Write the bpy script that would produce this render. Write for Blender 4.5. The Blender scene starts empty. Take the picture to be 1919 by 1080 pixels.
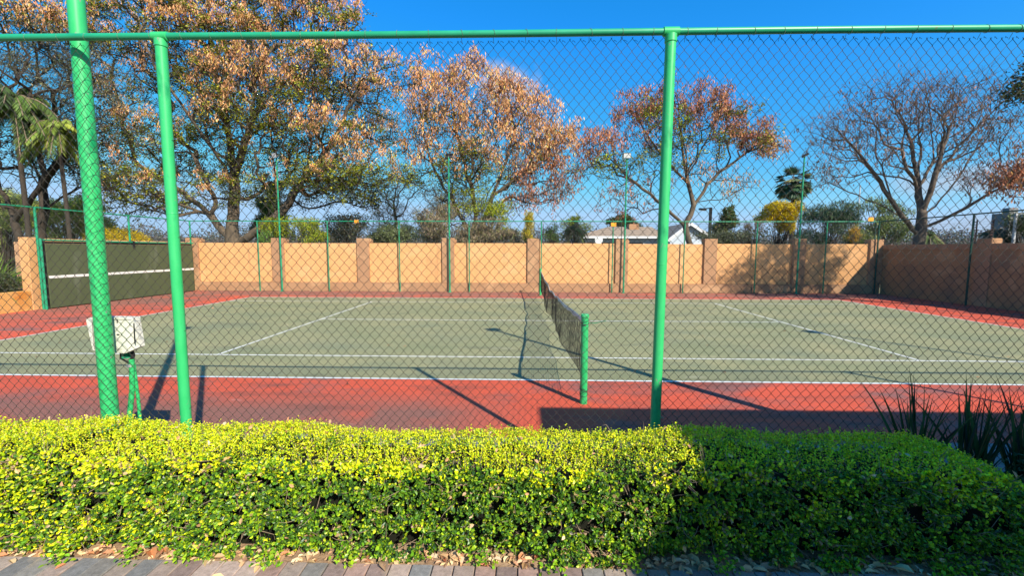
import bpy, math, random
import numpy as np
from mathutils import Vector, Matrix, noise as mnoise
random.seed(7); RNG = np.random.default_rng(7)
SC = bpy.context.scene; COL = SC.collection
PI = math.pi

# ------------------------------------------------------------------ camera
CAMP = np.array([-.7321, -6.3243, 1.9645]); YAW, PITCH, ROLL, FPX = .0243, -.0886, .0027, 802.26
def cam_basis():
    c, s = math.cos(YAW), math.sin(YAW)
    r = np.array([c, s, 0]); fw = np.array([-s, c, 0]); z = np.array([0, 0, 1.])
    cp, sp = math.cos(PITCH), math.sin(PITCH)
    F = fw*cp + z*sp; U = -fw*sp + z*cp
    cr, sr = math.cos(ROLL), math.sin(ROLL)
    return r*cr + U*sr, -r*sr + U*cr, F
CR, CU, CF = cam_basis()
cam = bpy.data.cameras.new('camera'); camo = bpy.data.objects.new('camera', cam); COL.objects.link(camo)
cam.sensor_width = 36; cam.lens = FPX/1919*36; cam.clip_start = .05; cam.clip_end = 3000
M = Matrix.Identity(4)
for i in range(3):
    M[i][0] = CR[i]; M[i][1] = CU[i]; M[i][2] = -CF[i]; M[i][3] = CAMP[i]
camo.matrix_world = M; SC.camera = camo
def at(u, v, y):
    """world point seen at photo pixel (u,v) on the plane Y=y"""
    d = CR*(u-959.5)/FPX + CU*(540-v)/FPX + CF
    return CAMP + d*(y-CAMP[1])/d[1]
def pxm(y): return FPX/(y-CAMP[1])          # pixels per metre at that depth

# ------------------------------------------------------------------ world, sun, exposure
SUN_EL = math.radians(36.3); SUN_AZ = math.atan2(.590, -.807)      # clockwise from +Y
w = bpy.data.worlds.new('World'); SC.world = w; w.use_nodes = True
nt = w.node_tree; N = nt.nodes; L = nt.links
for n in list(N): N.remove(n)
out = N.new('ShaderNodeOutputWorld'); bg = N.new('ShaderNodeBackground'); bg.inputs['Strength'].default_value = .072
sky = N.new('ShaderNodeTexSky'); sky.sky_type = 'NISHITA'; sky.sun_disc = False
sky.sun_elevation = SUN_EL; sky.sun_rotation = SUN_AZ; sky.air_density = 1.0; sky.dust_density = .6; sky.ozone_density = 2.2; sky.altitude = 300
hs = N.new('ShaderNodeHueSaturation'); hs.inputs['Saturation'].default_value = 1.35; hs.inputs['Value'].default_value = 1.25
hs.inputs['Hue'].default_value = .488
L.new(sky.outputs['Color'], hs.inputs['Color'])
sc_ = N.new('ShaderNodeSeparateColor'); L.new(hs.outputs['Color'], sc_.inputs[0]); cc_ = N.new('ShaderNodeCombineColor')
for i_, (pw_, ml_) in enumerate(((1.25, .52), (.70, 1.76), (.9, 2.35))):
    p_ = N.new('ShaderNodeMath'); p_.operation = 'POWER'; p_.inputs[1].default_value = pw_; L.new(sc_.outputs[i_], p_.inputs[0])
    m_ = N.new('ShaderNodeMath'); m_.operation = 'MULTIPLY'; m_.inputs[1].default_value = ml_; L.new(p_.outputs[0], m_.inputs[0])
    c_ = N.new('ShaderNodeMath'); c_.operation = 'MINIMUM'; c_.inputs[1].default_value = (3.9, 6.2, 9.)[i_]; L.new(m_.outputs[0], c_.inputs[0]); L.new(c_.outputs[0], cc_.inputs[i_])
tc = N.new('ShaderNodeTexCoord')
nz = N.new('ShaderNodeTexNoise'); nz.inputs['Scale'].default_value = 22; nz.inputs['Detail'].default_value = 5
L.new(tc.outputs['Generated'], nz.inputs['Vector'])
col = cc_.outputs[0]
def cloud(u, v, rx, rz, amt, col):
    d = CR*(u-959.5)/FPX + CU*(540-v)/FPX + CF; d = d/np.linalg.norm(d)
    sb = N.new('ShaderNodeVectorMath'); sb.operation = 'SUBTRACT'; sb.inputs[1].default_value = tuple(d)
    L.new(tc.outputs['Generated'], sb.inputs[0])
    ml = N.new('ShaderNodeVectorMath'); ml.operation = 'MULTIPLY'; ml.inputs[1].default_value = (1/rx, 1/rx, 1/rz); L.new(sb.outputs[0], ml.inputs[0])
    ln = N.new('ShaderNodeVectorMath'); ln.operation = 'LENGTH'; L.new(ml.outputs[0], ln.inputs[0])
    ad = N.new('ShaderNodeMath'); ad.operation = 'MULTIPLY_ADD'; ad.inputs[1].default_value = 1.1; L.new(nz.outputs['Fac'], ad.inputs[0]); 
    L.new(ln.outputs['Value'], ad.inputs[2])
    mr = N.new('ShaderNodeMapRange'); mr.interpolation_type = 'SMOOTHSTEP'; mr.inputs['From Min'].default_value = 1.65; mr.inputs['From Max'].default_value = .85
    mr.inputs['To Min'].default_value = 0; mr.inputs['To Max'].default_value = amt; L.new(ad.outputs[0], mr.inputs['Value'])
    mx = N.new('ShaderNodeMix'); mx.data_type = 'RGBA'; L.new(mr.outputs['Result'], mx.inputs['Factor']); L.new(col, mx.inputs['A']); mx.inputs['B'].default_value = (5.4, 5.6, 6.6, 1)
    return mx.outputs['Result']
col = cloud(948, 158, .075, .045, .85, col)
col = cloud(1850, 335, .16, .03, .6, col)
col = cloud(1790, 425, .2, .02, .35, col)
L.new(col, bg.inputs['Color']); L.new(bg.outputs[0], out.inputs['Surface'])

sun = bpy.data.lights.new('sun', 'SUN'); suno = bpy.data.objects.new('sun', sun); COL.objects.link(suno)
sun.energy = 5.0; sun.angle = math.radians(.5); sun.color = (1, .93, .79)
to_sun = Vector((math.sin(SUN_AZ)*math.cos(SUN_EL), math.cos(SUN_AZ)*math.cos(SUN_EL), math.sin(SUN_EL)))
suno.rotation_euler = to_sun.to_track_quat('Z', 'Y').to_euler(); suno.location = (10, -20, 30)
SC.view_settings.view_transform = 'Standard'; SC.view_settings.look = 'None'; SC.view_settings.exposure = .6; SC.view_settings.gamma = 1
SC.render.engine = 'CYCLES'
SC.cycles.max_bounces = 6; SC.cycles.transparent_max_bounces = 6

# ------------------------------------------------------------------ materials
def hexlin(r, g, b): return tuple(((c/255)/12.92 if c/255 < .04045 else ((c/255+.055)/1.055)**2.4) for c in (r, g, b))
def mat(name, c1, c2=None, scale=3., rough=.7, detail=6, bump=0., bscale=40., c3=None, c3scale=.4, c3lo=.5, c3hi=.65, spec=.3, metal=0., stretch=None, translucent=0.):
    m = bpy.data.materials.new(name); m.use_nodes = True; t = m.node_tree; n = t.nodes; l = t.links
    b = n['Principled BSDF']; b.inputs['Roughness'].default_value = rough; b.inputs['Specular IOR Level'].default_value = spec; b.inputs['Metallic'].default_value = metal
    tcn = n.new('ShaderNodeTexCoord'); src = tcn.outputs['Object']
    if stretch:
        mp = n.new('ShaderNodeMapping'); mp.inputs['Scale'].default_value = stretch; l.new(src, mp.inputs['Vector']); src = mp.outputs[0]
    if c2 is None: c2 = tuple(x*.8 for x in c1)
    t1 = n.new('ShaderNodeTexNoise'); t1.inputs['Scale'].default_value = scale; t1.inputs['Detail'].default_value = detail; t1.inputs['Roughness'].default_value = .65; l.new(src, t1.inputs['Vector'])
    cr = n.new('ShaderNodeValToRGB'); cr.color_ramp.elements[0].position = .32; cr.color_ramp.elements[1].position = .68
    cr.color_ramp.elements[0].color = (*c2, 1); cr.color_ramp.elements[1].color = (*c1, 1); l.new(t1.outputs['Fac'], cr.inputs[0])
    o = cr.outputs[0]
    if c3:
        t2 = n.new('ShaderNodeTexNoise'); t2.inputs['Scale'].default_value = c3scale; t2.inputs['Detail'].default_value = 8; t2.inputs['Roughness'].default_value = .6; l.new(src, t2.inputs['Vector'])
        mr = n.new('ShaderNodeMapRange'); mr.inputs['From Min'].default_value = c3lo; mr.inputs['From Max'].default_value = c3hi; l.new(t2.outputs['Fac'], mr.inputs['Value'])
        mx = n.new('ShaderNodeMix'); mx.data_type = 'RGBA'; l.new(mr.outputs[0], mx.inputs['Factor']); l.new(o, mx.inputs['A']); mx.inputs['B'].default_value = (*c3, 1); o = mx.outputs['Result']
    l.new(o, b.inputs['Base Color'])
    if bump:
        t3 = n.new('ShaderNodeTexNoise'); t3.inputs['Scale'].default_value = bscale; t3.inputs['Detail'].default_value = 4; l.new(tcn.outputs['Object'], t3.inputs['Vector'])
        bp = n.new('ShaderNodeBump'); bp.inputs['Strength'].default_value = bump; bp.inputs['Distance'].default_value = .01; l.new(t3.outputs['Fac'], bp.inputs['Height']); l.new(bp.outputs[0], b.inputs['Normal'])
    return m
def leafmat(name, rough=.5, spec=.35, trans=.25):
    m = bpy.data.materials.new(name); m.use_nodes = True; t = m.node_tree; n = t.nodes; l = t.links
    b = n['Principled BSDF']; b.inputs['Roughness'].default_value = rough; b.inputs['Specular IOR Level'].default_value = spec
    a = n.new('ShaderNodeAttribute'); a.attribute_name = 'Col'; l.new(a.outputs['Color'], b.inputs['Base Color'])
    if trans:
        tr = n.new('ShaderNodeBsdfTranslucent'); l.new(a.outputs['Color'], tr.inputs['Color'])
        mx = n.new('ShaderNodeMixShader'); mx.inputs[0].default_value = trans; l.new(b.outputs[0], mx.inputs[1]); l.new(tr.outputs[0], mx.inputs[2]); l.new(mx.outputs[0], n['Material Output'].inputs['Surface'])
    return m
G = dict(
 green_paint=mat('green_paint', (.05, .50, .165), (.025, .42, .12), 9, .42, c3=(.01, .28, .09), c3scale=9, c3lo=.56, c3hi=.68, spec=.4, stretch=(1, 1, .35)),
 green_rail=mat('green_rail_paint', (.02, .36, .18), (.012, .28, .13), 7, .4, c3=(.33, .36, .28), c3scale=11, c3lo=.69, c3hi=.8, spec=.5, stretch=(.5, 1, 1)),
 green_far=mat('green_far_paint', (.02, .30, .15), (.012, .22, .11), 3, .5),
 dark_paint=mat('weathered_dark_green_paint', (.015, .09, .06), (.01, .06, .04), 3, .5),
 wire=mat('galvanised_wire', (.05, .043, .032), (.03, .028, .022), 6, .55, metal=.0, spec=.35),
 wire_far=mat('dull_fence_wire', (.07, .08, .06), (.05, .05, .04), 3, .6),
 tie=mat('tie_wire', (.2, .27, .2), (.1, .2, .13), 6, .4),
 steel=mat('grey_steel', (.35, .36, .36), (.25, .26, .27), 4, .45, metal=.3),
 mast=mat('white_mast_paint', (.6, .62, .64), (.5, .5, .52), 4, .5),
 black=mat('black_plastic', (.02, .02, .022), (.012, .012, .014), 8, .5),
 lens=mat('lamp_glass', (.75, .76, .74), (.6, .62, .6), 8, .2, spec=.6),
 wall=mat('orange_plaster', (.76, .40, .17), (.70, .36, .145), 1.3, .9, bump=.35, bscale=60, c3=(.58, .29, .13), c3scale=1.1, c3lo=.58, c3hi=.8),
 wall2=mat('brown_plaster', (.46, .26, .14), (.40, .215, .115), 1.6, .9, bump=.35, bscale=60, c3=(.3, .17, .1), c3scale=1.6, c3lo=.58, c3hi=.75),
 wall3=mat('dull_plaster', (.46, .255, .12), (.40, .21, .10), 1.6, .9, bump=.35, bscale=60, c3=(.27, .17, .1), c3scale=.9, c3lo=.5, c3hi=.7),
 stain=mat('orange_stained_plaster', (.75, .42, .15), (.68, .34, .09), 2.6, .9, bump=.3, c3=(.62, .22, .03), c3scale=1.8, c3lo=.5, c3hi=.62),
 board=mat('olive_board', (.085, .105, .05), (.07, .09, .043), 1.2, .8, c3=(.15, .17, .12), c3scale=1.5, c3lo=.6, c3hi=.8, stretch=(1, 1, .3)),
 white=mat('white_paint', (.8, .8, .76), (.68, .68, .64), 6, .7),
 enamel=mat('chipped_cream_enamel', (.74, .72, .62), (.66, .63, .52), 12, .55, c3=(.25, .2, .14), c3scale=22, c3lo=.68, c3hi=.73, bump=.2, bscale=25),
 tape=mat('net_tape', (.72, .69, .62), (.5, .45, .38), 25, .9),
 net=mat('black_net_cord', (.012, .012, .013), (.008, .008, .008), 8, .8),
 concrete=mat('concrete', (.24, .24, .23), (.16, .16, .16), 5, .85, bump=.3, c3=(.15, .15, .13), c3scale=2),
 soil=mat('soil', (.40, .26, .15), (.24, .15, .09), 14, .95, bump=.8, bscale=60, c3=(.42, .29, .18), c3scale=9),
 bark=mat('bark', (.17, .125, .085), (.06, .045, .032), 5, .9, bump=.6, bscale=18, stretch=(1, 1, .25)),
 bark_dark=mat('dark_bark', (.07, .052, .038), (.032, .025, .02), 5, .9, stretch=(1, 1, .25)),
 bark_pale=mat('pale_bark', (.17, .13, .10), (.07, .052, .042), 4, .9, stretch=(1, 1, .3)),
 roof=mat('roof_tiles', (.40, .31, .24), (.28, .22, .17), 3, .85, stretch=(1, 1, 1)),
 housewall=mat('white_blue_wall', (.55, .62, .72), (.48, .55, .65), 2, .8),
 fascia=mat('white_fascia', (.8, .8, .8), (.7, .7, .7), 2, .6),
 brick=mat('house_brick', (.30, .17, .11), (.2, .12, .08), 3, .85),
 glass=mat('window_glass', (.03, .04, .05), (.02, .03, .04), 3, .1, spec=.6),
 ground=mat('dry_ground', (.16, .14, .07), (.09, .09, .04), .3, .95, c3=(.2, .15, .1), c3scale=.08),
 hill=mat('far_woodland', (.10, .11, .095), (.07, .075, .07), .12, .95),
 sign=mat('orange_sign', (.85, .35, .03), (.75, .28, .02), 3, .5),
 insul=mat('insulator_plastic', (.12, .04, .03), (.06, .02, .02), 3, .4),
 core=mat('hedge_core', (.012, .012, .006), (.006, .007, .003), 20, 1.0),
 twig=mat('pale_twig', (.30, .22, .15), (.18, .13, .08), 10, .9),
 leaf=leafmat('leaf', .5, .3, .25), hedge_leaf=leafmat('glossy_leaf', .38, .45, .22), pod=leafmat('dry_pods', .75, .15, .25), litter=leafmat('dead_leaf', .8, .2, .1), paver=leafmat('paver_stone', .85, .2, 0),
)
def wear(m, col, scale, lo, hi, stretch=(1, 1, 1), detail=8, amt=1., rough=.6):
    t = m.node_tree; n = t.nodes; l = t.links; b = n['Principled BSDF']; old = b.inputs['Base Color'].links[0].from_socket
    tcn = n.new('ShaderNodeTexCoord'); mp = n.new('ShaderNodeMapping'); mp.inputs['Scale'].default_value = stretch; mp.inputs['Location'].default_value = (scale*1.7, 3.1, scale); l.new(tcn.outputs['Object'], mp.inputs[0])
    z = n.new('ShaderNodeTexNoise'); z.inputs['Scale'].default_value = scale; z.inputs['Detail'].default_value = detail; z.inputs['Roughness'].default_value = rough; l.new(mp.outputs[0], z.inputs['Vector'])
    mr = n.new('ShaderNodeMapRange'); mr.inputs['From Min'].default_value = lo; mr.inputs['From Max'].default_value = hi; mr.inputs['To Max'].default_value = amt; l.new(z.outputs['Fac'], mr.inputs['Value'])
    mx = n.new('ShaderNodeMix'); mx.data_type = 'RGBA'; l.new(mr.outputs[0], mx.inputs['Factor']); l.new(old, mx.inputs['A']); mx.inputs['B'].default_value = (*col, 1); l.new(mx.outputs['Result'], b.inputs['Base Color'])
wear(G['green_paint'], (.20, .30, .20), 26, .66, .69, (1, 1, .7), 5)          # chips down to grey primer
wear(G['green_paint'], (.16, .075, .03), 17, .70, .73, (1, 1, .6), 5)         # rust spots
wear(G['green_rail'], (.17, .08, .03), 19, .71, .74, (1, 1, 1), 5)
for k_ in ('wall', 'wall2', 'wall3'):
    wear(G[k_], (.30, .17, .09), 3.2, .60, .78, (1, 1, .09), 6, .65)            # rain streaks
    wear(G[k_], (.16, .09, .055), 2.1, .655, .665, (1, 1, 1), 12, .7, .72)      # hairline cracks and knocks
    wear(G[k_], (.80, .50, .26), .7, .58, .60, (1, 1, 1.4), 2, .22)             # touched up patches
# court paints with wear
G['court'] = mat('green_court_paint', (.32, .292, .15), (.20, .218, .112), .42, .85, detail=10, bump=.12, bscale=90, c3=(.20, .215, .125), c3scale=.5, c3lo=.48, c3hi=.7, stretch=(1, 1.6, 1))
wear(G['court'], (.13, .135, .085), 1.1, .57, .70, (.5, 2.2, 1), 9, .6)
wear(G['court'], (.42, .40, .27), 2.4, .62, .74, (.6, 1.6, 1), 10, .5)
wear(G['court'], (.10, .10, .08), 5.5, .71, .73, (.35, 2.4, 1), 4, .6)
def red_mat():
    m = mat('red_court_paint', (.70, .105, .05), (.56, .09, .045), 1.2, .85, detail=9, bump=.12, bscale=90, c3=(.27, .11, .09), c3scale=.8, c3lo=.5, c3hi=.66, stretch=(.8, 1.5, 1))
    t = m.node_tree; n = t.nodes; l = t.links; b = n['Principled BSDF']
    old = b.inputs['Base Color'].links[0].from_socket
    tcn = n.new('ShaderNodeTexCoord'); sp = n.new('ShaderNodeSeparateXYZ'); l.new(tcn.outputs['Object'], sp.inputs[0])
    nz = n.new('ShaderNodeTexNoise'); nz.inputs['Scale'].default_value = .9; nz.inputs['Detail'].default_value = 9; l.new(tcn.outputs['Object'], nz.inputs['Vector'])
    def band(sock, a, bb):
        mr = n.new('ShaderNodeMapRange'); mr.inputs['From Min'].default_value = a; mr.inputs['From Max'].default_value = bb; l.new(sock, mr.inputs['Value']); return mr.outputs[0]
    def mm(op, a, bb):
        q = n.new('ShaderNodeMath'); q.operation = op
        for i, s in enumerate((a, bb)):
            if isinstance(s, float): q.inputs[i].default_value = s
            else: l.new(s, q.inputs[i])
        return q.outputs[0]
    f1 = band(sp.outputs['Y'], 10.9, 12.0)
    f2 = mm('MULTIPLY', band(sp.outputs['X'], -13.2, -15.5), .8)
    f3 = mm('MULTIPLY', band(sp.outputs['Y'], -.55, -1.3), band(sp.outputs['X'], -.6, -1.8))      # dirt settled in the near left corner
    f4 = mm('MULTIPLY', band(sp.outputs['Y'], 6., 9.), band(sp.outputs['X'], -12.5, -13.5))
    f = mm('MAXIMUM', mm('MAXIMUM', f1, f2), mm('MAXIMUM', f3, f4))
    f = mm('MULTIPLY', f, band(nz.outputs['Fac'], .22, .48))
    f = mm('MULTIPLY', f, .96)
    mx = n.new('ShaderNodeMix'); mx.data_type = 'RGBA'; l.new(f, mx.inputs['Factor']); l.new(old, mx.inputs['A']); mx.inputs['B'].default_value = (.26, .115, .085, 1)
    l.new(mx.outputs['Result'], b.inputs['Base Color'])
    return m
G['red'] = red_mat()
wear(G['red'], (.20, .075, .055), 1.3, .52, .68, (.5, 1.8, 1), 9, .7)
wear(G['red'], (.60, .36, .30), 2.6, .70, .76, (.6, 1.5, 1), 9, .5)
wear(G['white'], (.40, .38, .28), 7, .56, .72, (1, 1, 1), 8, .6)

# ------------------------------------------------------------------ helpers
def link(name, me, m, parent=None):
    o = bpy.data.objects.new(name, me)
    if m: me.materials.append(m if not isinstance(m, str) else G[m])
    COL.objects.link(o)
    if parent is not None: o.parent = parent
    return o
def tag(o, label=None, cat=None, group=None, kind=None):
    if label: o['label'] = label
    if cat: o['category'] = cat
    if group: o['group'] = group
    if kind: o['kind'] = kind
    return o
def empty(name, loc, label, cat, group=None):
    o = bpy.data.objects.new(name, None); COL.objects.link(o); o.location = loc; o.empty_display_size = .2
    return tag(o, label, cat, group)
class MB:
    """collects shapes, world coordinates; build() moves them into the parent's frame"""
    def __init__(s): s.v = []; s.f = []
    def add(s, vs, fs):
        k = len(s.v); s.v += [tuple(p) for p in vs]; s.f += [tuple(i+k for i in f) for f in fs]; return s
    def box(s, x0, x1, y0, y1, z0, z1, bev=0.):
        if bev <= 0:
            vs = [(x, y, z) for z in (z0, z1) for y in (y0, y1) for x in (x0, x1)]
            return s.add(vs, [(0, 2, 3, 1), (4, 5, 7, 6), (0, 1, 5, 4), (2, 6, 7, 3), (0, 4, 6, 2), (1, 3, 7, 5)])
        b = bev; rings = []
        for z, i in ((z0, b), (z0+b, 0), (z1-b, 0), (z1, b)):
            xa, xb, ya, yb = x0+i, x1-i, y0+i, y1-i; c = b if i == 0 else 0.0001
            rings.append([(xa+c, ya, z), (xb-c, ya, z), (xb, ya+c, z), (xb, yb-c, z), (xb-c, yb, z), (xa+c, yb, z), (xa, yb-c, z), (xa, ya+c, z)])
        vs = sum(rings, []); fs = [tuple(range(7, -1, -1)), tuple(range(24, 32))]
        for k in range(3):
            for j in range(8): fs.append((k*8+j, k*8+(j+1) % 8, k*8+8+(j+1) % 8, k*8+8+j))
        return s.add(vs, fs)
    def tube(s, pts, r, n=10, cap=True):
        pts = [Vector(p) for p in pts]; rr = r if isinstance(r, (list, tuple)) else [r]*len(pts)
        vs = []; fs = []; ref = None
        for i, p in enumerate(pts):
            d = (pts[min(i+1, len(pts)-1)] - pts[max(i-1, 0)]).normalized()
            if ref is None or abs(ref.dot(d)) > .95: ref = Vector((0, 0, 1)) if abs(d.z) < .9 else Vector((1, 0, 0))
            a = d.cross(ref).normalized(); b = d.cross(a).normalized(); ref = b.cross(d) if False else ref
            for k in range(n):
                t = 2*PI*k/n; vs.append(p + (a*math.cos(t) + b*math.sin(t))*rr[i])
        for i in range(len(pts)-1):
            for k in range(n): fs.append((i*n+k, i*n+(k+1) % n, (i+1)*n+(k+1) % n, (i+1)*n+k))
        if cap: fs += [tuple(range(n-1, -1, -1)), tuple(range((len(pts)-1)*n, len(pts)*n))]
        return s.add(vs, fs)
    def obb(s, c, ax, ay, az):
        c, ax, ay, az = map(Vector, (c, ax, ay, az))
        vs = [c + ax*i + ay*j + az*k for k in (-1, 1) for j in (-1, 1) for i in (-1, 1)]
        return s.add(vs, [(0, 2, 3, 1), (4, 5, 7, 6), (0, 1, 5, 4), (2, 6, 7, 3), (0, 4, 6, 2), (1, 3, 7, 5)])
    def build(s, name, m, parent=None, smooth=False):
        me = bpy.data.meshes.new(name); off = parent_off(parent)
        me.from_pydata([tuple(Vector(p)-off) for p in s.v], [], s.f); me.update()
        if smooth:
            me.polygons.foreach_set('use_smooth', [True]*len(me.polygons))
            try: me.set_sharp_from_angle(angle=math.radians(40))
            except Exception: pass
        return link(name, me, m, parent)
def parent_off(parent):
    off = Vector((0, 0, 0)); p = parent
    while p is not None: off += p.location; p = p.parent
    return off
def np_mesh(name, verts, faces_flat, fsize, m, parent=None, colors=None, smooth=False):
    """verts (n,3); faces_flat (k*fsize) ints; quick build for big meshes"""
    me = bpy.data.meshes.new(name); off = np.array(parent_off(parent)); verts = np.asarray(verts, dtype=np.float32) - off.astype(np.float32)
    nf = len(faces_flat)//fsize
    me.vertices.add(len(verts)); me.vertices.foreach_set('co', verts.ravel())
    me.loops.add(len(faces_flat)); me.loops.foreach_set('vertex_index', np.asarray(faces_flat, dtype=np.int32))
    me.polygons.add(nf); me.polygons.foreach_set('loop_start', np.arange(nf, dtype=np.int32)*fsize)
    me.update(calc_edges=True)
    me.polygons.foreach_set('use_smooth', np.full(nf, smooth, dtype=bool))
    if colors is not None:
        a = me.color_attributes.new('Col', 'FLOAT_COLOR', 'POINT'); c = np.ones((len(verts), 4), dtype=np.float32); c[:, :3] = colors; a.data.foreach_set('color', c.ravel())
    return link(name, me, m, parent)
def norm(a): return a/np.maximum(np.linalg.norm(a, axis=-1, keepdims=True), 1e-9)
def frusta(P0, P1, r0, r1, n):
    """tapered tubes for many edges at once -> verts, quads"""
    d = norm(P1-P0); ref = np.where(np.abs(d[:, 2:3]) < .9, np.array([[0, 0, 1.]]), np.array([[1., 0, 0]]))
    a = norm(np.cross(d, ref)); b = np.cross(d, a); t = np.arange(n)*2*PI/n
    ring = a[:, None, :]*np.cos(t)[None, :, None] + b[:, None, :]*np.sin(t)[None, :, None]
    V = np.concatenate([P0[:, None]+ring*np.asarray(r0)[:, None, None], P1[:, None]+ring*np.asarray(r1)[:, None, None]], 1)
    k = np.arange(n); q = np.stack([k, (k+1) % n, n+(k+1) % n, n+k], -1)
    F = (np.arange(len(P0))*2*n)[:, None, None] + q[None]
    return V.reshape(-1, 3), F.ravel()
def polytubes(lines, r, n):
    """lines: array (m, k, 3) of equal-length polylines -> verts, quads (shared rings)"""
    m, k, _ = lines.shape; d = np.empty_like(lines); d[:, 1:-1] = lines[:, 2:]-lines[:, :-2]; d[:, 0] = lines[:, 1]-lines[:, 0]; d[:, -1] = lines[:, -1]-lines[:, -2]; d = norm(d)
    return d
# ------------------------------------------------------------------ ground and court
def sheet(name, x0, x1, y0, y1, z, m, sub=1):
    b = MB(); b.add([(x0, y0, z), (x1, y0, z), (x1, y1, z), (x0, y1, z)], [(0, 1, 2, 3)])
    return tag(b.build(name, m), kind='structure')
sheet('ground', -900, 900, -300, 1500, -.03, 'ground')
sheet('court_surround', -16.5, 15.8, -3.45, 14.6, 0, 'red')
sheet('court_surface', -11.91, 11.91, -.025, 11.0, .004, 'court')
def lines():
    b = MB(); z = .008
    def r(x0, x1, y0, y1): b.add([(x0, y0, z), (x1, y0, z), (x1, y1, z), (x0, y1, z)], [(0, 1, 2, 3)])
    h = .025
    r(-11.91, 11.91, -.03, .03); r(-11.91, 11.91, 10.94, 11.0)
    r(-11.86, 11.86, 1.345, 1.395); r(-11.86, 11.86, 9.575, 9.625)
    for s in (-1, 1):
        x = 11.885*s; r(min(x-h*s, x+h*s), max(x-h*s, x+h*s), .03, 1.345); r(x-h, x+h, 1.395, 9.575); r(x-h, x+h, 9.625, 10.94)
        x = 6.4*s; r(x-h, x+h, 1.395, 9.575)
    r(-6.375, 6.375, 5.46, 5.51)
    tag(b.build('court_lines', 'white'), kind='structure')
lines()
# concrete apron and the raised terrace with path
b = MB().box(-16.4, 15.6, -3.44, -2.0, -.02, .012); tag(b.build('concrete_apron', 'concrete'), kind='structure')
PZ = .40
b = MB().box(-30, 30, -30, -3.46, -.02, PZ-.03); tag(b.build('terrace', 'soil'), kind='structure')

def pavers():
    vs = []; fs = []; cs = []
    tones = [hexlin(190, 170, 155), hexlin(200, 165, 150), hexlin(165, 158, 150), hexlin(205, 180, 165), hexlin(175, 150, 140), hexlin(158, 155, 152)]
    def one(x0, x1, y0, y1):
        g = .0025; t = random.uniform(-.002, .002); bv = .004; x0 += g; x1 -= g; y0 += g; y1 -= g; k = len(vs)
        for i, z in ((0, PZ-.03), (0, PZ-.004+t), (bv, PZ+t)):
            for x, y in ((x0+i, y0+i), (x1-i, y0+i), (x1-i, y1-i), (x0+i, y1-i)): vs.append((x, y, z))
        for q in range(2):
            for j in range(4): fs.append((k+q*4+j, k+q*4+(j+1) % 4, k+q*4+4+(j+1) % 4, k+q*4+4+j))
        fs.append((k+8, k+9, k+10, k+11))
        c = random.choice(tones); f = random.uniform(.52, .74); cs.extend([(c[0]*f, c[1]*f, c[2]*f)]*12)
    x = -6.0
    while x < 4: one(x, x+.105, -4.535, -4.33); x += .105
    y = -4.535; r = 0
    while y > -8.5:
        x = -6 - (.105 if r % 2 else 0)
        while x < 4: one(x, x+.21, y-.105, y); x += .21
        y -= .105; r += 1
    me_f = np.array(fs).ravel()
    o = np_mesh('paved_path', np.array(vs), me_f, 4, 'paver', colors=np.array(cs)); tag(o, kind='structure')
pavers()

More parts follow.
